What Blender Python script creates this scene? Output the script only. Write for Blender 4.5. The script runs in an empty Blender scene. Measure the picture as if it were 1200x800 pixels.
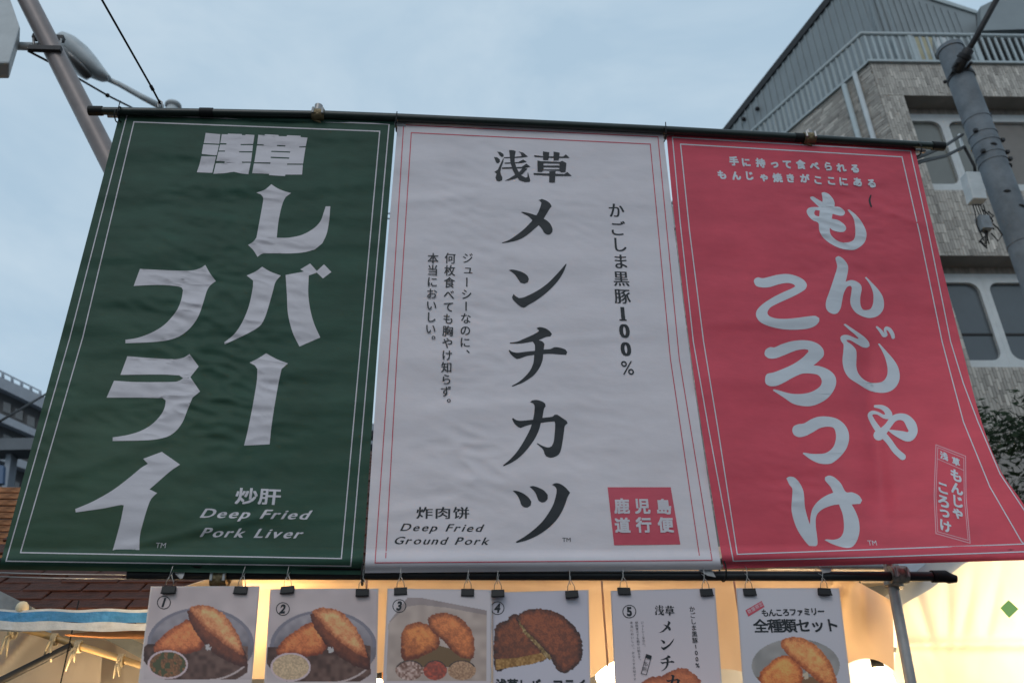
import bpy, bmesh, math, random
import numpy as np
from mathutils import Vector, Matrix, noise
from mathutils.geometry import tessellate_polygon
random.seed(7)
R = math.radians
scene = bpy.context.scene
col = scene.collection

# ------------------------------------------------------------------ camera
# axes of the place seen from the camera, found from the vanishing points of the banner frame
def unit(v):
    v = np.array(v, float)
    return v/np.linalg.norm(v)
AZ = unit((-40, 1815, -1000))
AX = unit((12483, -275, -1000))
AY = unit(np.cross(AZ, AX)); AX = np.cross(AY, AZ)
def ray(px, py):
    d = np.array(((px-600)/1000., (400-py)/1000., -1.))
    return np.array((d@AX, d@AY, d@AZ))
_a, _b = ray(427, 672), ray(846, 668)
CAMY = -1.2/(_b[0]/_b[1]-_a[0]/_a[1])
CAM = np.array((0.0, CAMY, 1.6))
cam_d = bpy.data.cameras.new('camera'); cam = bpy.data.objects.new('camera', cam_d); col.objects.link(cam)
cam.matrix_world = Matrix(((AX[0], AX[1], AX[2], CAM[0]), (AY[0], AY[1], AY[2], CAM[1]),
                           (AZ[0], AZ[1], AZ[2], CAM[2]), (0, 0, 0, 1)))
cam_d.sensor_width = 36; cam_d.lens = 30.0; cam_d.clip_end = 2000; cam_d.clip_start = 0.05
cam_d.dof.use_dof = True; cam_d.dof.focus_distance = 3.3; cam_d.dof.aperture_fstop = 3.2
scene.camera = cam

# ------------------------------------------------------------------ light
SUN_EL, SUN_AZ = R(38), R(200)      # soft evening light from behind the photographer
w = bpy.data.worlds.new('World'); scene.world = w; w.use_nodes = True
nt = w.node_tree; nt.nodes.clear()
wo = nt.nodes.new('ShaderNodeOutputWorld')
sky = nt.nodes.new('ShaderNodeTexSky'); sky.sky_type = 'NISHITA'; sky.sun_disc = False
sky.sun_elevation = SUN_EL; sky.sun_rotation = SUN_AZ
bg1 = nt.nodes.new('ShaderNodeBackground'); bg1.inputs['Strength'].default_value = 0.05
nt.links.new(sky.outputs[0], bg1.inputs['Color'])
bg2 = nt.nodes.new('ShaderNodeBackground'); bg2.inputs['Strength'].default_value = 1.0
tc = nt.nodes.new('ShaderNodeTexCoord'); mp = nt.nodes.new('ShaderNodeMapping')
mp.inputs['Scale'].default_value = (1.0, 1.0, 2.2)
nz = nt.nodes.new('ShaderNodeTexNoise'); nz.inputs['Scale'].default_value = 3.4
nz.inputs['Detail'].default_value = 5; nz.inputs['Roughness'].default_value = 0.58
nz.inputs['Distortion'].default_value = 0.4
cr = nt.nodes.new('ShaderNodeValToRGB')
cr.color_ramp.elements[0].position = 0.36; cr.color_ramp.elements[0].color = (0.372, 0.500, 0.615, 1)
cr.color_ramp.elements[1].position = 0.68; cr.color_ramp.elements[1].color = (0.490, 0.600, 0.690, 1)
nt.links.new(tc.outputs['Generated'], mp.inputs[0]); nt.links.new(mp.outputs[0], nz.inputs['Vector'])
nt.links.new(nz.outputs['Fac'], cr.inputs[0]); nt.links.new(cr.outputs[0], bg2.inputs['Color'])
mx = nt.nodes.new('ShaderNodeMixShader'); mx.inputs[0].default_value = 0.86
nt.links.new(bg1.outputs[0], mx.inputs[1]); nt.links.new(bg2.outputs[0], mx.inputs[2])
nt.links.new(mx.outputs[0], wo.inputs['Surface'])
sd = bpy.data.lights.new('sun', 'SUN'); sd.energy = 0.5; sd.angle = R(25); sd.color = (1.0, 0.95, 0.92)
so = bpy.data.objects.new('sun', sd); col.objects.link(so)
# sun stands behind and to the left of the camera
sdir = Vector((math.sin(SUN_AZ)*math.cos(SUN_EL), math.cos(SUN_AZ)*math.cos(SUN_EL), math.sin(SUN_EL)))
so.rotation_euler = sdir.to_track_quat('Z', 'Y').to_euler()
scene.view_settings.view_transform = 'Standard'; scene.view_settings.look = 'None'
scene.view_settings.exposure = 0.38; scene.view_settings.gamma = 1.0
scene.view_settings.use_curve_mapping = False

# ------------------------------------------------------------------ helpers
def P(px, py, y=0.0):
    d = ray(px, py); t = (y-CAM[1])/d[1]
    return Vector(CAM+d*t)
def PF(px, py, p0, n):
    d = ray(px, py); t = ((np.array(p0)-CAM)@np.array(n))/(d@np.array(n))
    return Vector(CAM+d*t)
def lin(c):
    c = c/255.
    return c/12.92 if c <= 0.04045 else ((c+0.055)/1.055)**2.4
def S(r, g, b, k=1.0):
    return (min(lin(r)*k, .9), min(lin(g)*k, .9), min(lin(b)*k, .9), 1)

MATS = {}
def mat(name, colr, rough=0.6, metal=0.0, var=0.0, vscale=6.0, bump=0.0, bscale=40.0, transl=0.0,
        vcol=None, stretch=(1, 1, 1), spec=0.5, tcolor=None, darkspots=0.0):
    m = bpy.data.materials.new(name); m.use_nodes = True; n = m.node_tree.nodes; l = m.node_tree.links
    b = n['Principled BSDF']; out = n['Material Output']
    b.inputs['Roughness'].default_value = rough; b.inputs['Metallic'].default_value = metal
    b.inputs['Specular IOR Level'].default_value = spec
    b.inputs['Base Color'].default_value = tuple(colr[:3])+(1,)
    tcn = n.new('ShaderNodeTexCoord'); mpn = n.new('ShaderNodeMapping')
    mpn.inputs['Scale'].default_value = stretch
    l.new(tcn.outputs['Object'], mpn.inputs[0])
    csock = None
    if vcol:
        a = n.new('ShaderNodeAttribute'); a.attribute_name = vcol; csock = a.outputs['Color']
    if var > 0:
        t = n.new('ShaderNodeTexNoise'); t.inputs['Scale'].default_value = vscale
        t.inputs['Detail'].default_value = 6; t.inputs['Roughness'].default_value = 0.62
        l.new(mpn.outputs[0], t.inputs['Vector'])
        mr = n.new('ShaderNodeMapRange'); mr.inputs[1].default_value = 0.3; mr.inputs[2].default_value = 0.7
        mr.inputs[3].default_value = 1-var; mr.inputs[4].default_value = 1+var
        l.new(t.outputs['Fac'], mr.inputs[0])
        vm = n.new('ShaderNodeVectorMath'); vm.operation = 'SCALE'
        if csock: l.new(csock, vm.inputs[0])
        else: vm.inputs[0].default_value = tuple(colr[:3])
        l.new(mr.outputs[0], vm.inputs['Scale']); csock = vm.outputs[0]
    if csock: l.new(csock, b.inputs['Base Color'])
    bs = None
    if bump > 0:
        t2 = n.new('ShaderNodeTexNoise'); t2.inputs['Scale'].default_value = bscale
        t2.inputs['Detail'].default_value = 5
        l.new(mpn.outputs[0], t2.inputs['Vector'])
        bp = n.new('ShaderNodeBump'); bp.inputs['Strength'].default_value = bump
        bp.inputs['Distance'].default_value = 0.01
        l.new(t2.outputs['Fac'], bp.inputs['Height']); l.new(bp.outputs[0], b.inputs['Normal']); bs = bp
    if transl > 0:
        tr = n.new('ShaderNodeBsdfTranslucent'); ms = n.new('ShaderNodeMixShader')
        ms.inputs[0].default_value = transl
        if tcolor: tr.inputs['Color'].default_value = tuple(tcolor[:3])+(1,)
        elif csock: l.new(csock, tr.inputs['Color'])
        else: tr.inputs['Color'].default_value = tuple(colr[:3])+(1,)
        if bs: l.new(bs.outputs[0], tr.inputs['Normal'])
        l.new(b.outputs[0], ms.inputs[1]); l.new(tr.outputs[0], ms.inputs[2]); l.new(ms.outputs[0], out.inputs['Surface'])
    MATS[name] = m
    return m
def emis(name, colr, s):
    m = bpy.data.materials.new(name); m.use_nodes = True
    b = m.node_tree.nodes['Principled BSDF']; b.inputs['Base Color'].default_value = tuple(colr[:3])+(1,)
    b.inputs['Emission Color'].default_value = tuple(colr[:3])+(1,); b.inputs['Emission Strength'].default_value = s
    return m

def origin(o):
    v = Vector((0, 0, 0))
    while o: v += o.location; o = o.parent
    return v
def tag(o, label=None, cat=None, group=None, kind=None):
    if label: o['label'] = label
    if cat: o['category'] = cat
    if group: o['group'] = group
    if kind: o['kind'] = kind
    return o
def empty(name, loc, label, cat, group=None):
    o = bpy.data.objects.new(name, None); col.objects.link(o); o.location = loc; o.empty_display_size = 0.1
    return tag(o, label, cat, group)
def mk(name, verts, faces, m, parent=None, smooth=False, colors=None):
    off = origin(parent) if parent else Vector((0, 0, 0))
    me = bpy.data.meshes.new(name)
    me.from_pydata([tuple(Vector(v)-off) for v in verts], [], faces)
    me.update()
    if m: me.materials.append(m)
    if smooth: me.polygons.foreach_set('use_smooth', [True]*len(me.polygons))
    if colors is not None:
        a = me.color_attributes.new('pcol', 'FLOAT_COLOR', 'POINT')
        a.data.foreach_set('color', np.asarray(colors, np.float32).ravel())
    o = bpy.data.objects.new(name, me); col.objects.link(o); o.parent = parent
    return o
class MB:
    def __init__(s): s.v = []; s.f = []
    def add(s, vs, fs):
        k = len(s.v); s.v += [Vector(v) for v in vs]; s.f += [tuple(i+k for i in f) for f in fs]; return s
    def obox(s, c, ax, ay, az):          # centre and three half axes
        c, ax, ay, az = map(Vector, (c, ax, ay, az)); vs = []
        for i in (-1, 1):
            for j in (-1, 1):
                for k in (-1, 1): vs.append(c+ax*i+ay*j+az*k)
        return s.add(vs, [(0, 1, 3, 2), (4, 6, 7, 5), (0, 4, 5, 1), (2, 3, 7, 6), (0, 2, 6, 4), (1, 5, 7, 3)])
    def box(s, lo, hi):
        lo, hi = Vector(lo), Vector(hi); c = (lo+hi)/2; h = (hi-lo)/2
        return s.obox(c, (h.x, 0, 0), (0, h.y, 0), (0, 0, h.z))
    def tube(s, pts, r, n=12, caps=True):
        pts = [Vector(p) for p in pts]; rs = r if isinstance(r, (list, tuple)) else [r]*len(pts)
        k0 = len(s.v); up = None
        for i, p in enumerate(pts):
            t = (pts[min(i+1, len(pts)-1)]-pts[max(i-1, 0)]).normalized()
            if up is None:
                up = Vector((0, 0, 1)) if abs(t.z) < .9 else Vector((0, 1, 0))
            a = t.cross(up).normalized(); b = a.cross(t).normalized(); up = b
            for j in range(n):
                an = 2*math.pi*j/n; s.v.append(p+a*math.cos(an)*rs[i]+b*math.sin(an)*rs[i])
        for i in range(len(pts)-1):
            for j in range(n):
                s.f.append((k0+i*n+j, k0+i*n+(j+1) % n, k0+(i+1)*n+(j+1) % n, k0+(i+1)*n+j))
        if caps:
            s.f.append(tuple(k0+j for j in range(n))[::-1]); s.f.append(tuple(k0+(len(pts)-1)*n+j for j in range(n)))
        return s
    def sphere(s, c, r, n=12, sz=1.0):
        c = Vector(c); pts = []
        k0 = len(s.v); m = n//2
        for i in range(m+1):
            th = math.pi*i/m
            for j in range(n):
                an = 2*math.pi*j/n
                s.v.append(c+Vector((math.sin(th)*math.cos(an)*r, math.sin(th)*math.sin(an)*r, math.cos(th)*r*sz)))
        for i in range(m):
            for j in range(n): s.f.append((k0+i*n+j, k0+(i+1)*n+j, k0+(i+1)*n+(j+1) % n, k0+i*n+(j+1) % n))
        return s
    def prism(s, pts, d):                 # closed polygon in any plane, extruded by vector d
        pts = [Vector(p) for p in pts]; d = Vector(d); n = len(pts)
        tris = tessellate_polygon([pts]); k = len(s.v)
        s.v += pts+[p+d for p in pts]
        for t in tris:
            s.f.append((k+t[0], k+t[1], k+t[2])); s.f.append((k+n+t[2], k+n+t[1], k+n+t[0]))
        for i in range(n): s.f.append((k+i, k+(i+1) % n, k+n+(i+1) % n, k+n+i))
        return s
    def build(s, name, m, parent=None, smooth=False):
        o = mk(name, s.v, s.f, m, parent, smooth)
        bm = bmesh.new(); bm.from_mesh(o.data); bmesh.ops.recalc_face_normals(bm, faces=bm.faces); bm.to_mesh(o.data); bm.free()
        return o
def auto(o, ang=35):
    me = o.data; me.polygons.foreach_set('use_smooth', [True]*len(me.polygons))
    me.set_sharp_from_angle(angle=R(ang)); return o
def bevel(o, wd=0.01, seg=2):
    b = o.modifiers.new('bevel', 'BEVEL'); b.width = wd; b.segments = seg; b.limit_method = 'ANGLE'; return o
def dup(o, loc=None, parent=None, label=None):
    c = o.copy(); col.objects.link(c)
    if parent is not None: c.parent = parent
    if loc is not None: c.location = loc
    if label: c['label'] = label
    for ch in list(o.children): dup(ch, None, c)
    return c
def spl(pts, per=6, closed=False, corner=None):   # Catmull-Rom; keeps sharp corners sharp
    pts = [np.array(p, float) for p in pts]; n = len(pts)
    def sharp(i):
        if corner is None: return False
        a = pts[i]-pts[(i-1) % n]; b = pts[(i+1) % n]-pts[i]
        if not closed and i in (0, n-1): return True
        c = (a[:2]@b[:2])/(np.linalg.norm(a[:2])*np.linalg.norm(b[:2])+1e-9)
        return c < math.cos(R(corner))
    out = []
    rng = range(n) if closed else range(n-1)
    for i in rng:
        p1, p2 = pts[i], pts[(i+1) % n]
        p0 = pts[(i-1) % n] if (closed or i > 0) else p1
        p3 = pts[(i+2) % n] if (closed or i+2 < n) else p2
        m1 = (p2-p1)*0.9 if sharp(i) else (p2-p0)*0.5
        m2 = (p2-p1)*0.9 if sharp((i+1) % n) else (p3-p1)*0.5
        L = np.linalg.norm(p2-p1)
        m1 = m1*min(1, L/(np.linalg.norm(m1)+1e-9)*1.0); m2 = m2*min(1, L/(np.linalg.norm(m2)+1e-9)*1.0)
        for k in range(per):
            t = k/per
            out.append((2*t**3-3*t**2+1)*p1+(t**3-2*t**2+t)*m1+(-2*t**3+3*t**2)*p2+(t**3-t**2)*m2)
    if not closed: out.append(pts[-1])
    return out

# ------------------------------------------------------------------ 2D artwork (in photograph pixels on a sheet, then draped)
class Art:
    def __init__(s): s.v = []; s.t = []; s.lv = []; s.level = 0; s.done = []
    def cut(s):                            # what was drawn so far becomes one printed piece
        if s.t: s.done.append((s.v, s.t, s.lv))
        s.v = []; s.t = []; s.lv = []; s.level = 0
    def tris(s, pts, tris):
        k = len(s.v); s.v += [(float(p[0]), float(p[1])) for p in pts]; s.lv += [s.level]*len(pts)
        s.t += [(a+k, b+k, c+k) for a, b, c in tris]
    def poly(s, outer, holes=(), zoom=(0, 0, 1), smooth=None):
        x0, y0, sc = zoom; loops = []
        for lp in (outer,)+tuple(holes):
            pts = [(x0+p[0]/sc, y0+p[1]/sc) for p in lp]
            if smooth: pts = [tuple(p) for p in spl(pts, 5, True, smooth)]
            q = []
            for p in pts:
                if not q or math.hypot(p[0]-q[-1][0], p[1]-q[-1][1]) > .02: q.append(p)
            loops.append(q)
        tr = tessellate_polygon([[Vector((p[0], p[1], 0)) for p in lp] for lp in loops])
        s.tris([p for lp in loops for p in lp], tr); s.level += 1
    def stroke(s, pts, zoom=(0, 0, 1), cap=True, per=6):   # (x, y, width)
        x0, y0, sc = zoom
        c = spl([(x0+p[0]/sc, y0+p[1]/sc, p[2]/sc) for p in pts], per)
        L, Rr = [], []
        for i, p in enumerate(c):
            t = c[min(i+1, len(c)-1)][:2]-c[max(i-1, 0)][:2]; t = t/(np.linalg.norm(t)+1e-9)
            nrm = np.array((-t[1], t[0])); h = max(p[2], .1)/2
            L.append(p[:2]+nrm*h); Rr.append(p[:2]-nrm*h)
        k = len(L); s.tris(L+Rr, [q for i in range(k-1) for q in ((i, i+1, k+i), (i+1, k+i+1, k+i))]); s.level += 1
        if cap:
            for p in (c[0], c[-1]):
                pts = [(p[0]+math.cos(a*math.pi/6)*p[2]/2, p[1]+math.sin(a*math.pi/6)*p[2]/2) for a in range(12)]
                s.tris(pts, [(0, i, i+1) for i in range(1, 11)]); s.level += 1
    def line(s, pts, w, closed=False):
        pts = [np.array(p, float) for p in pts]; n = len(pts)
        for i in range(n if closed else n-1):
            a, b = pts[i], pts[(i+1) % n]; t = (b-a)/np.linalg.norm(b-a); nr = np.array((-t[1], t[0]))*w/2
            a2, b2 = a-t*w*.5, b+t*w*.5
            s.tris([a2+nr, b2+nr, b2-nr, a2-nr], [(0, 1, 2), (0, 2, 3)])
        s.level += 1
    def drape(s, surf, name, m, parent, lift=0.0009, maxlen=6):
        v = list(s.v); lv = list(s.lv); tris = list(s.t)
        for _ in range(6):
            mid = {}; out = []; ch = False
            def ml(a, b):
                if math.hypot(v[a][0]-v[b][0], v[a][1]-v[b][1]) <= maxlen: return None
                k = (min(a, b), max(a, b))
                if k not in mid:
                    v.append(((v[a][0]+v[b][0])/2, (v[a][1]+v[b][1])/2)); lv.append(lv[a]); mid[k] = len(v)-1
                return mid[k]
            for a, b, c in tris:
                x, y, z = ml(a, b), ml(b, c), ml(c, a); n = sum(q is not None for q in (x, y, z))
                if n == 0: out.append((a, b, c)); continue
                ch = True
                if n == 3: out += [(a, x, z), (x, b, y), (z, y, c), (x, y, z)]
                else:
                    while x is None or (n == 2 and z is not None and y is None):
                        a, b, c = b, c, a; x, y, z = y, z, x
                    if n == 1: out += [(a, x, c), (x, b, c)]
                    else: out += [(x, b, y), (a, x, y), (a, y, c)] if y is not None else [(a, x, z), (x, b, c), (x, c, z)]
            tris = out
            if not ch: break
        P3 = [surf(p[0], p[1], lift+0.00012*l) for p, l in zip(v, lv)]
        # make every face look at the camera side
        f = []
        for a, b, c in tris:
            ar = (v[b][0]-v[a][0])*(v[c][1]-v[a][1])-(v[c][0]-v[a][0])*(v[b][1]-v[a][1])
            if abs(ar) < 1e-7: continue
            f.append((a, c, b) if ar > 0 else (a, b, c))
        return mk(name, P3, f, m, parent, smooth=True)
_gc = {}
def glyph(ch, bold=0.0):
    k = (ch, bold)
    if k not in _gc:
        c = bpy.data.curves.new('g', 'FONT'); c.body = ch; c.offset = bold; c.resolution_u = 3
        o = bpy.data.objects.new('g', c); col.objects.link(o)
        me = bpy.data.meshes.new_from_object(o)
        vs = [(q.co.x, q.co.y) for q in me.vertices]; ts = [tuple(p.vertices) for p in me.polygons]
        ts2 = []
        for t in ts:
            for i in range(1, len(t)-1): ts2.append((t[0], t[i], t[i+1]))
        bpy.data.objects.remove(o); bpy.data.curves.remove(c); bpy.data.meshes.remove(me)
        xs = [q[0] for q in vs] or [0]
        _gc[k] = (vs, ts2, min(xs), max(xs))
    return _gc[k]
def axes_at(x, y, slope=0.02):
    d = np.array((x-560., y+1415.)); d /= np.linalg.norm(d)
    r = np.array((1., slope)); r /= np.linalg.norm(r); return r, d
def cjk(art, ch, cx, cy, w, h=None, bold=0.0, slope=0.02, rot=0.0, vert=False, axes=None, mincho=0.0):
    """one full-width character centred on (cx, cy)"""
    h = h or w; r, d = axes or axes_at(cx, cy, slope)
    if rot:
        ca, sa = math.cos(R(rot)), math.sin(R(rot)); r, d = r*ca+d*sa, d*ca-r*sa
    vs, ts, x0, x1 = glyph(ch, 0.0)
    half = ch in '0123456789%'
    if mincho: sh = [(-mincho, 0), (0, 0), (mincho, 0)]
    elif bold: sh = [(-bold, -bold), (bold, -bold), (0, 0), (bold, bold), (-bold, bold)]
    else: sh = [(0, 0)]
    for ox, oy in sh:
      pts = []
      for x, y in vs:
        gx = (x-(x0+x1)/2) if half else x-.5; gy = .38-y if not half else (.34-y)
        if vert and ch in 'ーｰ': gx, gy = gy*1.0, gx
        if vert and ch in '、。': gx += .6; gy -= .55
        if vert and ch in 'ュゃっ': gx += .08; gy -= .1
        p = np.array((cx, cy))+r*(gx+ox)*w+d*(gy+oy)*h; pts.append(p)
      art.tris(pts, ts); art.level += .35
def latin(art, text, x, y, size, shear=0.25, bold=0.0, slope=0.02, width=None, track=0.0, down=None):
    adv = []; pen = 0.0; items = []
    for ch in text:
        if ch == ' ': pen += .34+track; continue
        vs, ts, x0, x1 = glyph(ch, 0.0); items.append((vs, ts, pen-x0)); pen += (x1-x0)+.09+track
    k = width/(pen*size) if width else 1.0
    r, d = axes_at(x, y, slope)
    if down is not None: d = np.array(down)
    for vs, ts, o in items:
        for ox in ((-bold, 0, bold) if bold else (0,)):
            pts = [np.array((x, y))+r*((gx+o+ox+gy*shear)*size*k)-d*(gy+ox*.4)*size for gx, gy in vs]; art.tris(pts, ts); art.level += .35
        if size > 10: art.level = 0

# ------------------------------------------------------------------ materials
LW = (0.60, 0.60, 0.63)
m_green = mat('green_tarpaulin', (0.028, 0.072, 0.051), 0.55, var=.18, vscale=5, bump=.12, bscale=18, stretch=(1, 1, 2), transl=.16, spec=.18, tcolor=(.05, .075, .045))
m_white = mat('white_tarpaulin', (0.635, 0.59, 0.615), 0.55, var=.05, vscale=4, bump=.12, bscale=18, stretch=(1, 1, 2), transl=.14, spec=.25)
m_red = mat('red_tarpaulin', (0.58, 0.082, 0.116), 0.55, var=.09, vscale=5, bump=.12, bscale=18, stretch=(1, 1, 2), transl=.18, spec=.2)
m_ink = mat('black_print', (0.020, 0.022, 0.025), 0.55, var=.15, bump=.12, bscale=18, stretch=(1, 1, 2), spec=.3)
m_redink = mat('red_print', (0.50, 0.055, 0.085), 0.5, var=.08, bump=.2, bscale=26)
m_lpink = mat('pale_print_on_green', (0.60, 0.56, 0.585), 0.5, var=.05, bump=.12, bscale=18, stretch=(1, 1, 2), transl=.1, spec=.2)
m_lblue = mat('pale_print_on_red', (0.58, 0.615, 0.65), 0.5, var=.05, bump=.12, bscale=18, stretch=(1, 1, 2), transl=.1, spec=.2)
m_pinkln = mat('pink_line_print', (0.60, 0.30, 0.34), 0.5)
m_rail = mat('dark_painted_pipe', (0.012, 0.012, 0.013), 0.38, var=.3, vscale=12, bump=.1)
m_railg = mat('dark_green_pipe', (0.010, 0.018, 0.014), 0.38, var=.3, vscale=12, bump=.1)
m_steel = mat('galvanised_steel', (0.30, 0.29, 0.28), 0.45, .55, var=.25, vscale=9, bump=.15)
m_brown = mat('brown_grey_pipe', (0.20, 0.165, 0.155), 0.45, .2, var=.15, vscale=7)
m_brass = mat('rusty_coupler', (0.20, 0.15, 0.08), 0.5, .6, var=.6, vscale=60, bump=.5, bscale=80)
m_black = mat('black_plastic', (0.010, 0.010, 0.010), 0.55, spec=.2)
m_clip = mat('black_clip_enamel', (0.014, 0.013, 0.013), 0.5, spec=.25)
m_wire = mat('wire_steel', (0.35, 0.33, 0.31), 0.35, .8)
m_cap = mat('grey_pole_end', (0.36, 0.34, 0.34), 0.5, var=.2, vscale=20)
m_tape = mat('clear_white_tape', (0.5, 0.5, 0.5), 0.3, transl=.4)
m_print = mat('laminated_print', (1, 1, 1), 0.28, vcol='pcol', transl=.06, bump=.06, bscale=12)
m_lamin = mat('laminate_edge', (0.52, 0.52, 0.56), 0.25, transl=.35)
m_conc = mat('pole_concrete', (0.19, 0.215, 0.235), 0.8, var=.3, vscale=5, bump=.3)
m_dmet = mat('dark_metal', (0.028, 0.028, 0.030), 0.55, .2, spec=.3, var=.3, vscale=12)
m_pole = mat('grey_painted_pole', (0.125, 0.145, 0.163), 0.75, var=.28, vscale=5, bump=.3)
m_lgrey = mat('light_grey_paint', (0.42, 0.45, 0.46), 0.5, var=.16, vscale=4, bump=.1)
m_tile = mat('facade_tile', (1, 1, 1), 0.7, vcol='pcol', bump=.2, var=.15, vscale=1.3, stretch=(1.6, 1.6, .35))
m_mortar = mat('facade_mortar', (0.22, 0.205, 0.185), 0.9, var=.15, vscale=3)
m_frame = mat('white_window_frame', (0.50, 0.52, 0.52), 0.5, var=.08)
m_glass = mat('grey_window_glass', (0.15, 0.155, 0.14), 0.22, spec=.6, var=.08, vscale=1.5)
m_glass2 = mat('dark_window_glass', (0.07, 0.082, 0.09), 0.22, spec=.6, var=.1, vscale=1.5)
m_blind = mat('brown_blind', (0.17, 0.155, 0.14), 0.6, var=.08)
m_siding = mat('blue_grey_siding', (0.22, 0.25, 0.26), 0.5, var=.08, vscale=2)
m_dark = mat('dark_void_paint', (0.02, 0.02, 0.02), 0.8)
m_railw = mat('pale_blue_railing', (0.36, 0.41, 0.42), 0.5, var=.08)
m_yel = mat('yellowed_panel', (0.36, 0.32, 0.20), 0.6, var=.1)
m_canvas = mat('tent_canvas', (0.76, 0.72, 0.66), 0.75, var=.06, vscale=4, bump=.2, bscale=9, transl=.55, tcolor=(.88, .64, .40))
m_canvas2 = mat('cream_tent_canvas', (0.76, 0.73, 0.66), 0.75, var=.04, vscale=4, bump=.15, bscale=9, transl=.5, tcolor=(.88, .76, .54))
m_shing = mat('wood_shingle', (0.058, 0.020, 0.012), 0.6, spec=.15, var=.6, vscale=14, bump=.5, bscale=40, stretch=(1, 4, 4))
m_plank = mat('lamplit_timber', (0.36, 0.16, 0.075), 0.65, spec=.2, var=.6, vscale=14, bump=.5, bscale=40, stretch=(1, 4, 4))  # brighter copy of the shingle wood; warm lamplight is put into its orange
m_wood = mat('orange_timber', (0.40, 0.17, 0.06), 0.6, var=.25, vscale=10, stretch=(1, 5, 5))
m_blue = mat('blue_tarpaulin', (0.04, 0.21, 0.42), 0.55, var=.25, vscale=14, bump=.8, bscale=30)
m_wtarp = mat('white_tarpaulin_edge', (0.55, 0.56, 0.55), 0.5, var=.15, vscale=18, bump=.5, bscale=30)
m_bamboo = mat('bamboo_pole', (0.52, 0.36, 0.16), 0.45, var=.2, vscale=9)
m_rag = mat('pale_cloth_tie', (0.60, 0.52, 0.36), 0.8, bump=.3)
m_leaf = mat('leaf', (0.022, 0.036, 0.018), 0.8, var=.5, vscale=3, transl=.15, spec=.1)
m_bark = mat('bark', (0.06, 0.045, 0.035), 0.9, var=.3, bump=.6)
m_asph = mat('asphalt', (0.05, 0.05, 0.052), 0.85, var=.2, vscale=30, bump=.4, bscale=200)
m_slab = mat('pale_concrete_band', (0.24, 0.27, 0.31), 0.7, var=.1)
m_wallg = mat('dark_grey_wall', (0.026, 0.029, 0.033), 0.6, var=.4, vscale=1.2)
m_sign = mat('blue_sign', (0.06, 0.11, 0.20), 0.4)
m_tag = mat('green_tag', (0.34, 0.70, 0.20), 0.5)
m_tan = mat('tan_render', (0.25, 0.23, 0.21), 0.8, var=.12, vscale=2)
m_bulb = emis('warm_bulb', (1.0, .76, .45), 9.0)
m_lglass = mat('lamp_glass', (0.10, 0.095, 0.09), 0.2)

# ------------------------------------------------------------------ ground
g = mk('ground', [(-300, -300, 0), (300, -300, 0), (300, 300, 0), (-300, 300, 0)], [(0, 1, 2, 3)], m_asph)
tag(g, kind='structure')

# ------------------------------------------------------------------ banners
def fbm(x, z, s, o=0.0):
    return noise.noise(Vector((x*s[0], o, z*s[1])))+.5*noise.noise(Vector((x*s[0]*2.1, o+3.3, z*s[1]*2.1)))
def sm(t): t = max(0., min(1., t)); return t*t*(3-2*t)
def hemroll(py, yb):        # the bottom pocket bulges round its rod
    t = (py-(yb-24))/24.
    if t <= 0: return 0.0
    t = min(t, 1.0)
    return 0.022*math.sin(math.pi*min(1, t*1.02))-0.010*t
def bowl(px, py, cx, cy, rx, ry, a):
    return a*math.exp(-((px-cx)/rx)**2-((py-cy)/ry)**2)
def crease(px, py, x0, y0, x1, y1, wd, a):
    dx, dy = x1-x0, y1-y0; L2 = dx*dx+dy*dy; t = ((px-x0)*dx+(py-y0)*dy)/L2
    d = abs((px-x0)*dy-(py-y0)*dx)/math.sqrt(L2)
    e = sm((t+.15)/.3)*sm((1.15-t)/.3)
    return a*math.exp(-(d/wd)**2)*e
def crump(px, py, q, sd):           # small crumples
    a = noise.noise(Vector((q.x*9, q.z*22+q.x*4, sd))); b_ = noise.noise(Vector((q.x*19+q.z*6, q.z*30, sd+5)))
    return .0075*(1-abs(a)*2)*.8+.003*b_
def G1(px, py):
    q = P(px, py, 0); y = -.028
    y -= .012*fbm(q.x, q.z, (1.5, 5), 1)+.0030*fbm(q.x, q.z, (3, 17), 2)
    y -= .0035*fbm(q.x+q.z*.5, q.z, (11, 20), 5)*math.exp(-((px-270)/90)**2)
    y -= bowl(px, py, 130, 560, 90, 60, .02)
    y -= crump(px, py, q, 31)*(bowl(px, py, 250, 350, 90, 170, 1)+bowl(px, py, 230, 470, 110, 60, .7)+bowl(px, py, 60, 480, 40, 120, .6)+bowl(px, py, 400, 200, 40, 60, .5))
    for c_ in ((150, 640, 330, 600, 6, .006), (190, 245, 300, 262, 5, .005), (110, 360, 215, 372, 7, -.006), (60, 560, 180, 520, 9, .006), (255, 150, 300, 260, 9, .005)): y -= crease(px, py, *c_)
    return y-hemroll(py, 668)
def G2(px, py):
    q = P(px, py, 0); y = -.028
    y -= .008*fbm(q.x, q.z, (1.5, 5), 11)+.0014*fbm(q.x, q.z, (2.5, 14), 12)
    y -= crump(px, py, q, 61)*(bowl(px, py, 555, 290, 60, 220, .55)+bowl(px, py, 550, 560, 50, 60, .8)+bowl(px, py, 690, 250, 60, 60, .35)+bowl(px, py, 700, 500, 60, 90, .25))
    for c_ in ((470, 235, 560, 228, 6, .005), (500, 480, 700, 470, 8, .004), (640, 400, 760, 392, 7, .004), (455, 600, 540, 588, 7, .004)): y -= crease(px, py, *c_)
    return y-hemroll(py, 670)
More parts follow.
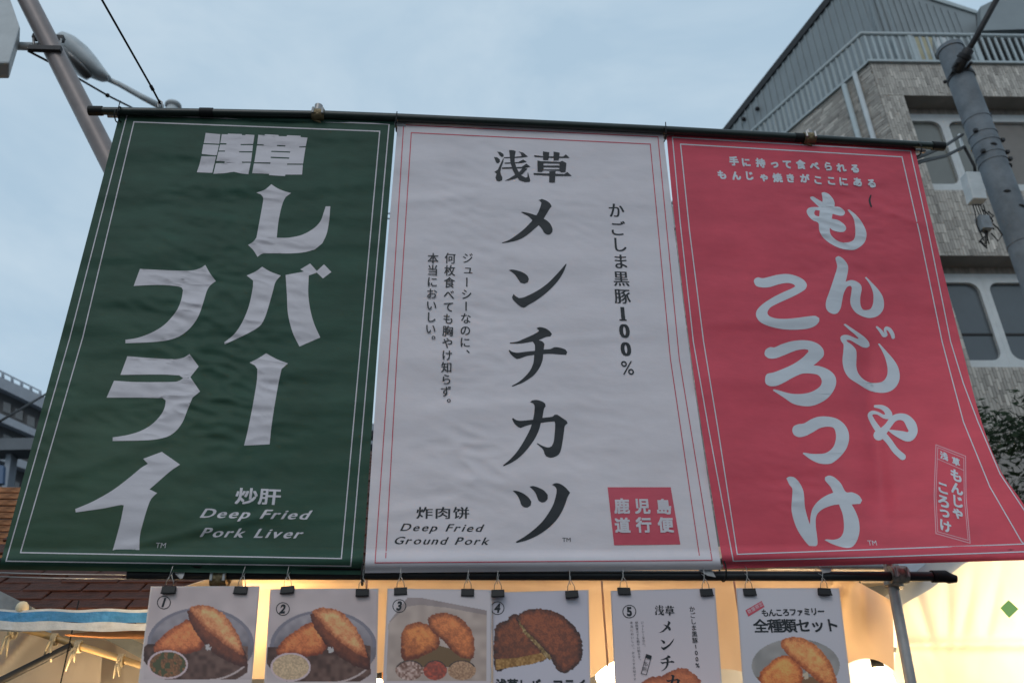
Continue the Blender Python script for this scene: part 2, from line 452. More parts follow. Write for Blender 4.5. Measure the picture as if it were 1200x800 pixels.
def G3(px, py):
    q = P(px, py, 0); y = -.028
    y -= .010*fbm(q.x, q.z, (1.5, 4), 21)+.0020*fbm(q.x, q.z, (3, 12), 22)
    y -= .26*sm((px-930)/300)*sm((py-360)/300)
    y += .03*sm((px-960)/120)*math.exp(-((py-400)/110)**2)
    y += crease(px, py, 1012, 400, 1034, 600, 13, .022)-crease(px, py, 985, 420, 1004, 590, 18, .008)
    y -= crease(px, py, 1040, 600, 1130, 560, 14, .008)
    y -= crump(px, py, q, 91)*(bowl(px, py, 1020, 255, 60, 60, .6)+bowl(px, py, 960, 260, 40, 80, .5)+bowl(px, py, 930, 560, 60, 50, .4))
    for c_ in ((1000, 235, 1080, 262, 4, .005), (830, 380, 960, 372, 8, .005), (890, 195, 905, 300, 9, .004), (1100, 560, 1160, 640, 12, .008)): y -= crease(px, py, *c_)
    return y-hemroll(py, 664)
def curve_px(pts, t):
    for (y0, x0), (y1, x1) in zip(pts[:-1], pts[1:]):
        if t <= y1 or (y1, x1) == pts[-1]:
            return x0+(x1-x0)*(t-y0)/(y1-y0)
def make_banner(name, label, G, left, right, top, bot, m, NX=120, NY=180):
    """left/right: smooth (y, x) edges; top/bot: (yL, yR)"""
    L = spl([(x, y) for y, x in left], 12); Rr = spl([(x, y) for y, x in right], 12)
    def edge(E, y):
        ys = [p[1] for p in E]; xs = [p[0] for p in E]; return float(np.interp(y, ys, xs))
    def surf(px, py, off=0.0):
        v = P(px, py, G(px, py)-off); return v
    cpt = surf((left[0][1]+right[0][1])/2, top[0]); root = empty(name, cpt, label, 'banner', 'shop banners hung edge to edge')
    vs = []; fs = []
    for j in range(NY+1):
        t = j/NY
        for i in range(NX+1):
            s = i/NX; y = (top[0]*(1-s)+top[1]*s)*(1-t)+(bot[0]*(1-s)+bot[1]*s)*t
            x = edge(L, y)*(1-s)+edge(Rr, y)*s
            vs.append(surf(x, y))
    for j in range(NY):
        for i in range(NX):
            a = j*(NX+1)+i; fs.append((a, a+NX+1, a+NX+2, a+1))
    c = mk('cloth', vs, fs, m, root, smooth=True)
    # sleeve round the hanging rod along the top, rod in the bottom pocket
    a, b = surf(edge(L, top[0])+1, top[0]+1, -.012), surf(edge(Rr, top[1])-1, top[1]+1, -.012)
    MB().tube([a+Vector((-.05, 0, 0)), b+Vector((.05, 0, 0))], .010, 12).build('hanging_rod', m_cap, root, True)
    MB().tube([a+Vector((.0, 0, .004)), b+Vector((0, 0, .004))], .0165, 14).build('top_sleeve', m, root, True)
    pts = []
    for i in range(9):
        s = i/8; y = (bot[0]*(1-s)+bot[1]*s)-9; x = edge(L, y)*(1-s)+edge(Rr, y)*s; pts.append(surf(x, y, -.016))
    MB().tube(pts, .0125, 10).build('bottom_rod', m_black, root, True)
    return root, surf

GAX = [(136, 140), (400, 70), (668, -2)]
b1, s1 = make_banner('banner', 'dark green banner with pale angular Japanese letters, left of the white one', G1,
    [(134, 140), (400, 70), (672, -3)], [(146, 463), (400, 443), (676, 424)], (135, 146), (667, 673), m_green)
b2, s2 = make_banner('banner', 'white banner with black Japanese letters and a red square seal', G2,
    [(144, 466), (420, 443.5), (674, 427)], [(156, 777), (420, 809), (672, 846.5)], (145, 158), (671, 667), m_white)
b3, s3 = make_banner('banner', 'red banner with rounded pale Japanese letters, its lower right corner swinging outward', G3,
    [(158, 781), (244, 789), (400, 807.5), (540, 828), (672, 849)],
    [(175, 1072), (291, 1099), (422, 1131), (490, 1149), (550, 1172), (591, 1200), (665, 1242)], (160, 176), (666, 655), m_red)

def art(surf, parent, name, m, fn, lift=.0009, maxlen=6, label=None):
    a = Art(); fn(a); a.cut(); o = None
    for q in a.done:
        b = Art(); b.v, b.t, b.lv = q; o = b.drape(surf, name, m, parent, lift, maxlen)
        if label: o['label'] = label
    return o
# --- green banner
def f(a):
    a.line([(149, 134.5), (456, 145.5), (433.5, 400), (411, 663), (7, 657), (82, 395)], 1.3, True); a.cut()
    a.line([(157, 143), (445, 154), (423, 400), (400, 654), (24, 647), (97, 395)], 1.3, True)
art(s1, b1, 'border_line', m_lpink, f)
KA = (210, 130, 4.444)
def f(a):
    a.poly([(138, 115), (214, 122), (209, 172), (128, 168)], zoom=KA)
    a.poly([(126, 174), (207, 178), (196, 230), (186, 232), (120, 225), (117, 222)], zoom=KA)
    a.poly([(116, 236), (192, 238), (172, 323), (92, 320), (105, 280)], zoom=KA)
    a.poly([(222, 122), (252, 123), (254, 119), (325, 121), (328, 127), (345, 127), (346, 123), (392, 126), (385, 173), (320, 173), (320, 179), (384, 179),
            (381, 211), (312, 211), (312, 217), (380, 217), (374, 265), (326, 265), (328, 271), (372, 271), (360, 330), (320, 326), (285, 317), (235, 325), (178, 328),
            (191, 273), (236, 272), (238, 264), (193, 262), (204, 213), (238, 213), (238, 207), (206, 207), (213, 176), (246, 176), (246, 169), (214, 168)], zoom=KA)
    a.poly([(412, 125), (446, 127), (446, 122), (517, 126), (518, 132), (560, 133), (562, 127), (632, 130), (632, 137), (668, 140), (659, 185), (625, 186), (625, 191), (658, 191),
            (645, 275), (562, 275), (562, 281), (644, 281), (640, 332), (553, 332), (551, 340), (468, 335), (468, 328), (380, 325), (389, 274), (474, 276), (476, 269), (391, 268), (405, 181), (439, 181), (440, 175), (406, 174)],
           holes=[[(510, 178), (553, 180), (552, 186), (509, 184)], [(480, 208), (578, 212), (577, 218), (479, 214)], [(477, 239), (573, 243), (572, 250), (476, 246)]], zoom=KA)
art(s1, b1, 'lettering', m_lpink, f, label='small blocky place name at the top of the green banner')
def f(a):
    a.poly([(480, 382), (510, 402), (545, 417), (583, 428), (555, 448), (541, 475), (528, 520), (515, 590), (508, 660), (570, 660), (640, 645), (700, 612), (735, 575), (752, 530), (763, 497), (787, 497), (781, 570), (768, 640), (745, 690), (705, 722), (650, 736), (580, 742), (440, 742), (424, 748), (408, 760), (386, 725), (358, 698), (384, 682), (402, 660), (415, 590), (430, 510), (438, 460), (436, 448), (424, 435), (402, 426), (446, 410)], zoom=KA, smooth=24); a.cut()
    K = (240, 290, 3.2)
    a.poly([(215, 72), (245, 90), (285, 105), (265, 130), (255, 165), (235, 235), (222, 270), (205, 295), (165, 320), (75, 363), (73, 355), (110, 325), (140, 280), (165, 220), (180, 150), (181, 124), (157, 105), (190, 90)], zoom=K, smooth=24); a.cut()
    a.poly([(303, 103), (372, 90), (358, 82), (395, 60), (420, 88), (447, 63), (475, 92), (443, 116), (420, 94), (390, 105), (388, 170), (395, 230), (410, 285), (433, 337), (355, 371), (330, 320), (312, 250), (308, 180)], zoom=K, smooth=24); a.cut()
    a.poly([(230, 396), (270, 418), (312, 434), (288, 455), (278, 500), (262, 590), (250, 670), (243, 737), (147, 742), (160, 690), (180, 590), (195, 500), (197, 455), (188, 442), (168, 431), (200, 415)], zoom=K, smooth=24); a.cut()
    K = (70, 290, 5)
    a.poly([(470, 125), (600, 132), (720, 136), (785, 133), (825, 120), (853, 102), (880, 150), (915, 197), (882, 222), (862, 255), (845, 310), (820, 385), (790, 440), (745, 490), (690, 525), (620, 545), (520, 555), (385, 560), (385, 540), (450, 530), (530, 502), (600, 462), (650, 415), (690, 360), (712, 305), (722, 250), (715, 235), (695, 228), (640, 222), (560, 219), (433, 225)], zoom=K, smooth=24); a.cut()
    K = (80, 400, 3.075)
    a.poly([(213, 53), (300, 60), (385, 63), (415, 58), (437, 45), (470, 90), (440, 128), (475, 180), (448, 202), (430, 245), (412, 290), (385, 325), (350, 345), (290, 355), (160, 358), (160, 345), (215, 336), (265, 320), (305, 295), (335, 262), (348, 235), (351, 212), (340, 204), (250, 202), (138, 202), (165, 141), (250, 146), (385, 145), (402, 140), (414, 132), (400, 122), (340, 119), (188, 120)], zoom=K, smooth=24); a.cut()
    a.poly([(337, 397), (403, 443), (370, 465), (335, 495), (293, 532), (320, 545), (298, 568), (285, 600), (270, 650), (258, 700), (256, 752), (160, 752), (172, 710), (188, 650), (200, 590), (190, 588), (130, 600), (27, 615), (25, 603), (90, 575), (160, 535), (220, 490), (262, 455), (287, 440), (270, 422)], zoom=K, smooth=24); a.cut()
art(s1, b1, 'lettering', m_lpink, f, label='large angular katakana of the green banner')
def f(a):
    cjk(a, '炒', 289, 581, 27, 20, .022, .03); cjk(a, '肝', 316, 581.5, 27, 20, .022, .03); a.cut()
    latin(a, 'Deep Fried', 234.5, 606, 15.5, .33, .028, .018, 129, .10); a.cut()
    latin(a, 'Pork Liver', 234.5, 628.5, 15.5, .33, .028, .016, 121, .10); a.cut()
    latin(a, 'TM', 182, 641.5, 9, 0, 0, .02, 12.5)
art(s1, b1, 'lettering', m_lpink, f, label='Chinese and English caption of the green banner')
# --- white banner
def f(a):
    a.line([(473, 146.5), (771, 160.5), (796, 420), (834.5, 656), (439.5, 659), (456, 420)], 1.1, True); a.cut()
    a.line([(452, 653), (465, 420), (482, 155.6), (762, 169), (785.6, 420), (819.5, 650)], 1.1)
art(s2, b2, 'border_line', m_redink, f)
MEN = [((570, 225, 8), [[(487, 78), (520, 65), (560, 80), (595, 105), (612, 135), (595, 155), (570, 195), (537, 250), (570, 270), (600, 300), (620, 345), (618, 375), (600, 395), (575, 400), (545, 385), (520, 345), (490, 312), (440, 355), (380, 405), (310, 445), (230, 468), (150, 480), (145, 475), (210, 450), (280, 405), (350, 350), (405, 295), (432, 265), (395, 230), (350, 205), (325, 190), (335, 186), (400, 198), (468, 220), (490, 180), (510, 125), (515, 98), (500, 84)]]),
 ((570, 295, 8), [[(210, 172), (240, 166), (290, 175), (345, 195), (385, 225), (398, 255), (390, 285), (355, 300), (320, 290), (300, 262), (275, 225), (245, 195)],
   [(255, 395), (275, 415), (305, 433), (345, 428), (420, 395), (500, 350), (580, 290), (650, 220), (700, 165), (745, 112), (752, 115), (725, 185), (680, 260), (620, 330), (550, 395), (460, 460), (390, 500), (365, 518), (345, 522), (315, 510), (275, 475), (250, 450), (240, 425)]]),
 ((570, 375, 8), [[(470, 75), (500, 65), (550, 75), (590, 100), (615, 130), (600, 152), (560, 158), (490, 187), (525, 200), (545, 225), (537, 275), (600, 270), (640, 253), (690, 258), (740, 275), (758, 300), (748, 325), (690, 322), (600, 315), (533, 318), (525, 380), (495, 450), (450, 510), (400, 550), (330, 590), (245, 622), (237, 615), (300, 580), (360, 530), (410, 470), (440, 400), (448, 325), (380, 335), (320, 358), (285, 365), (255, 345), (225, 315), (208, 285), (218, 278), (240, 295), (290, 305), (370, 295), (455, 287), (455, 240), (445, 215), (432, 200), (380, 210), (310, 220), (220, 220), (220, 210), (290, 200), (350, 175), (430, 140), (480, 112), (495, 98)]]),
 ((570, 460, 8), [[(410, 88), (430, 72), (470, 67), (520, 80), (550, 100), (556, 125), (540, 150), (525, 235), (570, 230), (620, 222), (640, 205), (665, 205), (710, 235), (750, 262), (762, 285), (735, 312), (728, 360), (715, 450), (700, 530), (680, 575), (640, 600), (600, 608), (560, 595), (545, 570), (530, 530), (470, 475), (480, 473), (530, 498), (580, 512), (612, 500), (630, 460), (640, 380), (645, 300), (640, 268), (580, 272), (510, 282), (495, 340), (465, 410), (420, 480), (360, 555), (290, 620), (220, 662), (160, 688), (155, 680), (220, 625), (280, 560), (335, 480), (380, 400), (410, 340), (425, 295), (370, 310), (320, 330), (290, 315), (260, 285), (240, 245), (248, 235), (280, 255), (320, 262), (437, 252), (448, 190), (452, 130), (445, 108), (430, 95)]]),
 ((570, 550, 8), [[(245, 195), (290, 200), (345, 222), (395, 260), (422, 300), (415, 335), (385, 355), (350, 350), (325, 325), (310, 280), (285, 235)],
   [(405, 158), (440, 153), (490, 168), (540, 195), (575, 235), (575, 275), (550, 300), (520, 307), (490, 290), (475, 255), (455, 210)],
   [(615, 140), (650, 125), (690, 132), (740, 165), (785, 215), (762, 255), (735, 330), (695, 415), (640, 490), (570, 555), (480, 615), (380, 660), (285, 685), (275, 675), (360, 625), (440, 565), (520, 490), (580, 410), (625, 330), (650, 250), (658, 190), (645, 160)]])]
ASA = [[(100, 102), (130, 105), (160, 125), (163, 145), (145, 155), (125, 140), (112, 118)], [(70, 153), (100, 155), (125, 175), (128, 198), (110, 213), (92, 205), (82, 180)],
 [(163, 165), (158, 200), (140, 245), (131, 290), (136, 315), (150, 345), (148, 370), (120, 382), (95, 375), (85, 345), (95, 310), (75, 292), (108, 270), (133, 215), (155, 168)],
 [(165, 155), (250, 152), (330, 145), (322, 118), (300, 100), (345, 112), (390, 150), (330, 158), (165, 165)],
 [(170, 205), (300, 200), (345, 175), (378, 198), (330, 209), (172, 215)], [(145, 250), (330, 245), (375, 215), (412, 243), (350, 257), (148, 264)],
 [(212, 88), (250, 88), (275, 98), (265, 150), (265, 200), (285, 260), (320, 320), (365, 345), (385, 340), (388, 290), (398, 325), (412, 370), (405, 385), (360, 387), (310, 370), (270, 320), (245, 270), (225, 200), (218, 130)],
 [(385, 262), (340, 310), (280, 350), (220, 368), (172, 375), (220, 350), (260, 325), (310, 290), (345, 250)],
 [(448, 135), (530, 145), (720, 148), (745, 128), (780, 160), (620, 160), (450, 150)], [(530, 100), (590, 108), (580, 180), (532, 180)], [(630, 102), (688, 112), (678, 182), (630, 184)],
 [(442, 302), (730, 312), (758, 293), (800, 328), (640, 328), (445, 318)], [(590, 285), (648, 285), (642, 390), (588, 390)]]
BOX = ([(478, 185), (515, 192), (690, 198), (710, 188), (750, 208), (742, 290), (700, 295), (685, 280), (535, 275), (520, 290), (480, 288)],
       [[(535, 208), (686, 212), (686, 232), (535, 232)], [(535, 246), (685, 250), (683, 268), (535, 268)]])
def asakusa(a, T=None):
    z = (570, 165, 8)
    for p in ASA: a.poly([T(q, z) for q in p] if T else p, zoom=(0, 0, 1) if T else z)
    a.poly([T(q, z) for q in BOX[0]] if T else BOX[0], holes=[[T(q, z) for q in h] for h in BOX[1]] if T else BOX[1], zoom=(0, 0, 1) if T else z)
def menchi(a, T=None, n=5):
    for z, ps in MEN[:n]:
        for p in ps: a.poly([T(q, z) for q in p] if T else p, zoom=(0, 0, 1) if T else z, smooth=38)
        a.cut()
art(s2, b2, 'lettering', m_ink, lambda a: asakusa(a), label='small black place name at the top of the white banner')
art(s2, b2, 'lettering', m_ink, lambda a: menchi(a), label='large black katakana down the middle of the white banner')
def f(a):
    pts = [(117, 60), (122, 137), (130, 205), (135, 277), (138, 350), (143, 425), (145, 500), (152, 573), (158, 650), (165, 730)]
    for ch, (x, y) in zip('かごしま黒豚100%', pts):
        dg = ch in '0123456789%'
        cjk(a, ch, 690+x/3.636, 230+y/3.636, 19.5 if not dg else 23, 19 if not dg else 23, 0, .03, mincho=.022 if not dg else (.05 if ch != '%' else 0))
        if ch == '1':
            r, d = axes_at(730, 367, .03); c = np.array((690+x/3.636, 230+y/3.636+7.3))
            a.tris([c-r*4-d*.8, c+r*4.5-d*.8, c+r*4.5+d*.8, c-r*4+d*.8], [(0, 1, 2), (0, 2, 3)])
art(s2, b2, 'lettering', m_ink, f, label='vertical pork slogan on the right of the white banner')
def f(a):
    def colm(txt, xa, ya, xb, yb):
        n = len(txt)
        for i, ch in enumerate(txt):
            t = i/(n-1); cjk(a, ch, xa+(xb-xa)*t, ya+(yb-ya)*t, 13.2, 13.4, 0, .03, vert=True, mincho=.017)
    z = (485, 285, 4.0)
    colm('ジューシーなのに、', 485+252/4, 285+70/4, 485+238/4, 285+520/4)
    colm('何枚食べても胸やけ知らず。', 485+170/4, 285+70/4, 485+148/4, 285+750/4)
    colm('本当においしい。', 485+90/4, 285+70/4, 485+76/4, 285+455/4)
art(s2, b2, 'lettering', m_ink, f, label='three short vertical lines on the left of the white banner')
def f(a):
    cjk(a, '炸', 497.5, 600.5, 20, 15, .0, .01, mincho=.02); cjk(a, '肉', 519, 600.5, 20, 15, .0, .01, mincho=.02); cjk(a, '饼', 540.5, 600.5, 20, 15, .0, .01, mincho=.02); a.cut()
    latin(a, 'Deep Fried', 469, 621.5, 12.5, .33, .018, .012, 98, .12); a.cut()
    latin(a, 'Ground Pork', 461, 637, 12.5, .33, .018, .008, 114, .12); a.cut()
    latin(a, 'TM', 659, 634.5, 7, 0, 0, .0, 10.5)
art(s2, b2, 'lettering', m_ink, f, label='Chinese and English caption of the white banner')
seal = art(s2, b2, 'seal', m_redink, lambda a: a.poly([(712, 570.5), (786, 570.5), (797.3, 637.5), (719.7, 638.5)]), .0012)
def f(a):
    for ch, x, y in (('鹿', 255, 290), ('児', 468, 290), ('島', 690, 295), ('道', 262, 490), ('行', 484, 485), ('便', 712, 485)):
        cjk(a, ch, 700+x/8.89, 560+y/8.89, 18.5, 18.5, .035, .0)
art(s2, seal, 'seal_lettering', m_white, f, .0022)
# --- red banner
def f(a):
    out = [(788, 161), (1067, 177)]+[(1086, 262), (1114, 400), (1129, 449), (1146, 494), (1172, 555), (1200, 597), (1228, 645)]+[(1035, 652), (859.4, 657), (830, 500), (812.5, 400), (797, 260)]
    a.line(out, 1.25, True); a.cut()
    a.line([(797.5, 169), (1057, 184), (1078, 275), (1104, 400), (1129, 494), (1160, 570), (1197, 634), (1200, 637), (1035, 643), (864, 649), (841, 500), (824.5, 400), (808, 270)], 1.25, True)
art(s3, b3, 'border_line', m_lblue, f)
def f(a):
    z = (820, 170, 4.8); ax = (np.array((1, .085)), np.array((.12, 1.)))
    for ch, x, y in zip('手に持って食べられる', (192, 260, 342, 420, 492, 568, 645, 722, 795, 873), (90, 97, 101, 105, 108, 110, 118, 120, 127, 132)):
        cjk(a, ch, z[0]+x/z[2], z[1]+y/z[2], 11.2, 10.8, .048, axes=ax, rot=random.uniform(-7, 7))
    a.cut()
    for ch, x, y in zip('もんじゃ焼きがここにある', (125, 205, 278, 362, 437, 510, 590, 665, 740, 808, 888, 967), (167, 172, 172, 180, 184, 186, 188, 196, 200, 205, 208, 215)):
        cjk(a, ch, z[0]+x/z[2], z[1]+y/z[2], 11.2, 10.8, .048, axes=ax, rot=random.uniform(-7, 7))
    a.cut()
    latin(a, 'TM', 1017.5, 638.5, 8.5, 0, 0, .0, 11)
art(s3, b3, 'lettering', m_lblue, f, label='two small handwritten lines at the top of the red banner')
def f(a):
    a.poly([(262, 128), (290, 122), (330, 140), (370, 185), (385, 225), (383, 255), (430, 262), (470, 290), (482, 315), (465, 340), (430, 342), (365, 325), (358, 370), (420, 385), (475, 425), (493, 460), (475, 490), (430, 495), (370, 480), (338, 455), (345, 510), (380, 555), (440, 588), (510, 592), (560, 570), (578, 520), (575, 430), (560, 365), (530, 320), (505, 290), (520, 285), (590, 340), (650, 420), (682, 500), (675, 570), (640, 620), (575, 660), (510, 662), (430, 645), (340, 600), (275, 545), (240, 480), (232, 412), (180, 385), (140, 345), (122, 305), (135, 275), (175, 262), (240, 262), (200, 225), (160, 185), (155, 168), (180, 162), (220, 185), (270, 215), (272, 190)],
           holes=[[(245, 295), (205, 290), (193, 315), (205, 340), (240, 350)]], zoom=(930, 210, 8), smooth=60); a.cut()
    a.poly([(240, 90), (265, 82), (310, 110), (345, 160), (352, 200), (340, 270), (328, 320), (380, 305), (430, 318), (470, 350), (478, 395), (465, 470), (468, 540), (490, 580), (530, 585), (565, 570), (585, 520), (588, 450), (575, 390), (545, 330), (508, 283), (520, 275), (570, 325), (635, 395), (675, 460), (688, 530), (675, 590), (630, 640), (560, 660), (500, 650), (430, 615), (385, 560), (370, 500), (380, 430), (385, 375), (370, 357), (340, 372), (310, 430), (295, 500), (280, 570), (250, 615), (210, 622), (165, 600), (143, 560), (145, 500), (180, 400), (220, 280), (248, 180), (232, 105)], zoom=(950, 290, 8), smooth=60); a.cut()
    K = (960, 370, 8)
    a.poly([(228, 82), (245, 75), (290, 105), (350, 145), (420, 195), (465, 245), (473, 280), (450, 298), (410, 295), (350, 262), (290, 228), (255, 225), (262, 240), (310, 275), (345, 320), (350, 380), (348, 470), (365, 535), (410, 590), (470, 622), (540, 627), (600, 610), (635, 560), (640, 490), (620, 400), (590, 330), (550, 262), (565, 258), (620, 320), (690, 400), (735, 470), (755, 550), (745, 620), (705, 680), (640, 715), (560, 720), (470, 700), (370, 640), (280, 580), (235, 510), (218, 420), (225, 340), (228, 270), (205, 235), (200, 200), (225, 180), (270, 180), (320, 200), (360, 215), (370, 210), (330, 170), (280, 130)], zoom=K, smooth=60)
    a.stroke([(540, 105, 18), (575, 140, 30), (605, 182, 34), (628, 178, 26), (618, 140, 24), (628, 115, 30), (660, 130, 36), (685, 170, 38), (693, 200, 34)], K); a.cut()
    K = (990, 460, 8)
    a.stroke([(285, 127, 26), (345, 135, 42), (392, 165, 56), (412, 212, 66), (365, 222, 36), (310, 192, 28), (262, 185, 36), (236, 210, 44), (262, 270, 50), (312, 345, 60), (345, 385, 66)], K)
    a.stroke([(345, 380, 64), (410, 450, 58), (475, 540, 58), (542, 600, 62)], K)
    a.stroke([(318, 398, 100), (330, 392, 92), (400, 315, 62), (455, 245, 62), (515, 224, 62), (575, 240, 74), (622, 300, 94), (640, 365, 84), (600, 412, 90), (530, 395, 76), (460, 370, 44), (415, 352, 16)], K); a.cut()
    a.poly([(108, 160), (115, 135), (145, 120), (190, 128), (250, 115), (330, 95), (420, 88), (500, 105), (570, 140), (603, 185), (590, 230), (530, 270), (440, 315), (340, 360), (265, 400), (235, 445), (250, 480), (310, 503), (400, 508), (500, 500), (600, 487), (680, 480), (720, 500), (718, 535), (680, 575), (610, 600), (500, 610), (380, 605), (260, 580), (170, 540), (130, 485), (135, 430), (190, 370), (290, 305), (390, 255), (460, 225), (495, 205), (480, 185), (420, 172), (340, 185), (260, 210), (190, 215), (130, 200)], zoom=(870, 310, 8), smooth=60); a.cut()
    a.poly([(127, 230), (140, 195), (180, 173), (220, 175), (290, 145), (380, 118), (480, 108), (570, 118), (640, 150), (680, 200), (680, 255), (640, 300), (585, 345), (640, 350), (720, 380), (780, 430), (800, 490), (785, 560), (730, 640), (650, 695), (560, 725), (470, 722), (390, 700), (300, 640), (205, 578), (215, 567), (270, 580), (360, 605), (450, 612), (540, 600), (610, 570), (655, 530), (662, 480), (630, 435), (560, 420), (480, 422), (400, 455), (310, 505), (240, 535), (180, 538), (140, 515), (133, 470), (150, 425), (210, 410), (290, 380), (390, 335), (480, 275), (540, 215), (535, 198), (500, 192), (420, 205), (320, 245), (230, 278), (170, 278), (135, 255)], zoom=(880, 385, 8), smooth=60); a.cut()
    a.poly([(228, 275), (240, 235), (280, 215), (340, 205), (400, 170), (470, 145), (560, 143), (650, 165), (720, 220), (755, 290), (758, 370), (730, 450), (670, 525), (600, 578), (540, 588), (470, 578), (400, 545), (325, 490), (335, 480), (400, 490), (480, 492), (550, 480), (610, 430), (635, 360), (635, 300), (615, 250), (560, 238), (490, 250), (420, 290), (350, 325), (290, 335), (245, 315)], zoom=(900, 470, 8), smooth=60); a.cut()
    a.poly([(132, 80), (160, 65), (205, 72), (250, 115), (285, 180), (298, 240), (305, 340), (325, 430), (353, 515), (360, 430), (380, 360), (430, 295), (500, 245), (572, 215), (545, 160), (495, 100), (495, 70), (530, 55), (580, 70), (640, 125), (690, 208), (750, 212), (810, 240), (842, 285), (825, 320), (745, 325), (785, 400), (812, 480), (818, 570), (800, 650), (760, 715), (710, 732), (640, 722), (560, 695), (490, 658), (510, 652), (580, 655), (635, 635), (665, 590), (672, 520), (660, 420), (625, 325), (560, 335), (480, 365), (430, 405), (410, 450), (408, 530), (420, 620), (423, 700), (390, 722), (350, 715), (300, 660), (240, 570), (200, 470), (180, 370), (185, 270), (188, 180), (160, 140)], zoom=(905, 550, 8), smooth=60); a.cut()
art(s3, b3, 'lettering', m_lblue, f, label='large rounded hiragana of the red banner')
def f(a):
    z = (1080, 510, 5.714)
    T = lambda *p: [(z[0]+x/z[2], z[1]+y/z[2]) for x, y in p]
    a.line(T((96, 62), (294, 138), (298, 420), (325, 720), (96, 655), (84, 400)), 1.0, True); a.cut()
    a.line(T((108, 80), (282, 150), (286, 420), (312, 700), (108, 643), (96, 400)), .8, True)
    a.line(T((104, 155), (280, 232)), .8)
art(s3, b3, 'seal_frame', m_pinkln, f)
def f(a):
    z = (1080, 510, 5.714); ax = (np.array((1, .36)), np.array((.07, 1.)))
    for ch, x, y, s_ in (('浅', 150, 137, 9.5), ('草', 230, 175, 9.5), ('も', 232, 268, 15), ('ん', 236, 355, 15), ('じ', 240, 440, 15), ('ゃ', 243, 515, 15),
                         ('こ', 143, 350, 15), ('ろ', 148, 440, 16), ('っ', 153, 510, 15), ('け', 160, 605, 15)):
        cjk(a, ch, z[0]+x/z[2], z[1]+y/z[2], s_, s_, .035, axes=ax); a.cut() if ch in '草ゃ' else None
art(s3, b3, 'seal_lettering', m_lblue, f, .0018)
def f(a):
    a.stroke([(1020.5, 229, 1.6), (1019, 235, 2.4), (1021, 242, 1.8)])
o = art(s3, b3, 'stain', m_ink, f, .0018)

# ------------------------------------------------------------------ rails and posts
def thing_tube(name, pts, r, m, label, cat, n=14, group=None):
    o = MB().tube(pts, r, n).build(name, m); auto(o); tag(o, label, cat, group); return o
rt0, rt1 = P(110, 131, -.045), P(1100, 171.5, -.045)
top = empty('horizontal_rail', rt0, 'long dark green pipe from which the three banners hang', 'rail')
d = (rt1-rt0)
rp = [P(x, y, -.045) for x, y in ((110, 130), (240, 132), (374, 134.5), (464, 138), (620, 145), (778, 152.5), (940, 161.5), (1101, 171.5))]
auto(MB().tube(rp[:3], .0165, 16).build('pipe', m_railg, top)); auto(MB().tube(rp[2:7], .0185, 16).build('pipe', m_railg, top)); auto(MB().tube(rp[6:], .0165, 16).build('pipe', m_railg, top))
for c_, e_ in ((rp[0], rp[1]), (rp[1], rp[2]), (rp[6], rp[5]), (rp[7], rp[6])):
    dn = (e_-c_).normalized(); auto(MB().tube([c_-dn*.02, c_+dn*.035], .0205, 16).build('pipe_collar', m_black, top))
rb0, rb1 = P(150, 672.5, .015), P(1108, 675, .015)
bot = empty('horizontal_rail', rb0, 'black pipe under the banners from which the menu cards hang', 'rail')
auto(MB().tube([rb0, rb1], .0165, 16).build('pipe', m_rail, bot))
auto(MB().tube([rb1-Vector((.05, 0, 0)), rb1, rb1+Vector((.012, 0, -.006)), rb1+Vector((.035, -.004, -.010))], [.021, .021, .019, .012], 14).build('pipe_end_cap', m_black, bot))
# uprights that carry the rails
for (xa, ya, xb, yb, lab) in ((373, 130, 255, 682, 'steel tent upright behind the green banner, by the first menu card'),
                              (948, 160, 1047, 690, 'grey steel tent upright standing right of the last menu card')):
    A = P(xa, ya, .04); B = P(xb, yb, .065); dd = (B-A)/(A.z-B.z); C = B+dd*B.z
    C.z = 0.0
    thing_tube('tent_upright', [A+Vector((0, 0, .03)), B, C], .018, m_steel, lab, 'pole', 16, 'tent uprights')
def coupler(p, lab, m=m_brass, s=1.0):
    e = empty('pipe_coupler', p, lab, 'pipe clamp', 'pipe couplers')
    a = MB().tube([p-Vector((.026*s, 0, 0)), p+Vector((.026*s, 0, 0))], .026*s, 14)
    auto(a.build('clamp_band', m, e))
    a = MB().tube([p+Vector((-.006, .034, -.03*s)), p+Vector((.006, .034, .012*s))], .028*s, 12); auto(a.build('clamp_body', m, e))
    for q in (-.02, .02): auto(MB().tube([p+Vector((q, -.026*s, -.014)), p+Vector((q, -.026*s, .016*s))], .005, 8).build('bolt', m_steel, e))
coupler(P(373, 134.5, -.045), 'rusty pipe clamp on the top rail above the green banner')
coupler(P(948, 162, -.045), 'rusty pipe clamp on the top rail above the red banner')
coupler(P(1052, 673, .015), 'pale worn pipe clamp joining the lower rail to the right upright', mat('worn_clamp', (.33, .31, .27), .5, .5, var=.5, vscale=50, bump=.5), 1.15)
coupler(P(257, 677, .015), 'dark pipe clamp on the lower rail above the first menu card', m_brass, 1.0)
def tie(px, py, r, lab, tail=True):
    c = P(px, py, -.045) if py < 400 else P(px, py, -.01)
    pts = [c+Vector((0.0, math.cos(a)*r, math.sin(a)*r)) for a in [i*math.pi/8 for i in range(17)]]
    b = MB().tube(pts, .0028, 6, False)
    if tail: b.tube([c+Vector((0, -r, .0)), c+Vector((.002, -r-.004, r+.012))], .0022, 6)
    tag(b.build('cable_tie', m_black), lab, 'cable tie', 'black cable ties on the rails')
tie(141, 134, .030, 'black cable tie round the top rail at the green banner corner')
tie(137, 136, .026, 'second black cable tie at the outer end of the top rail', False)
tie(464.5, 146, .030, 'black cable tie where the green and white banners meet at the top rail')
tie(778.5, 158, .030, 'black cable tie where the white and red banners meet at the top rail')
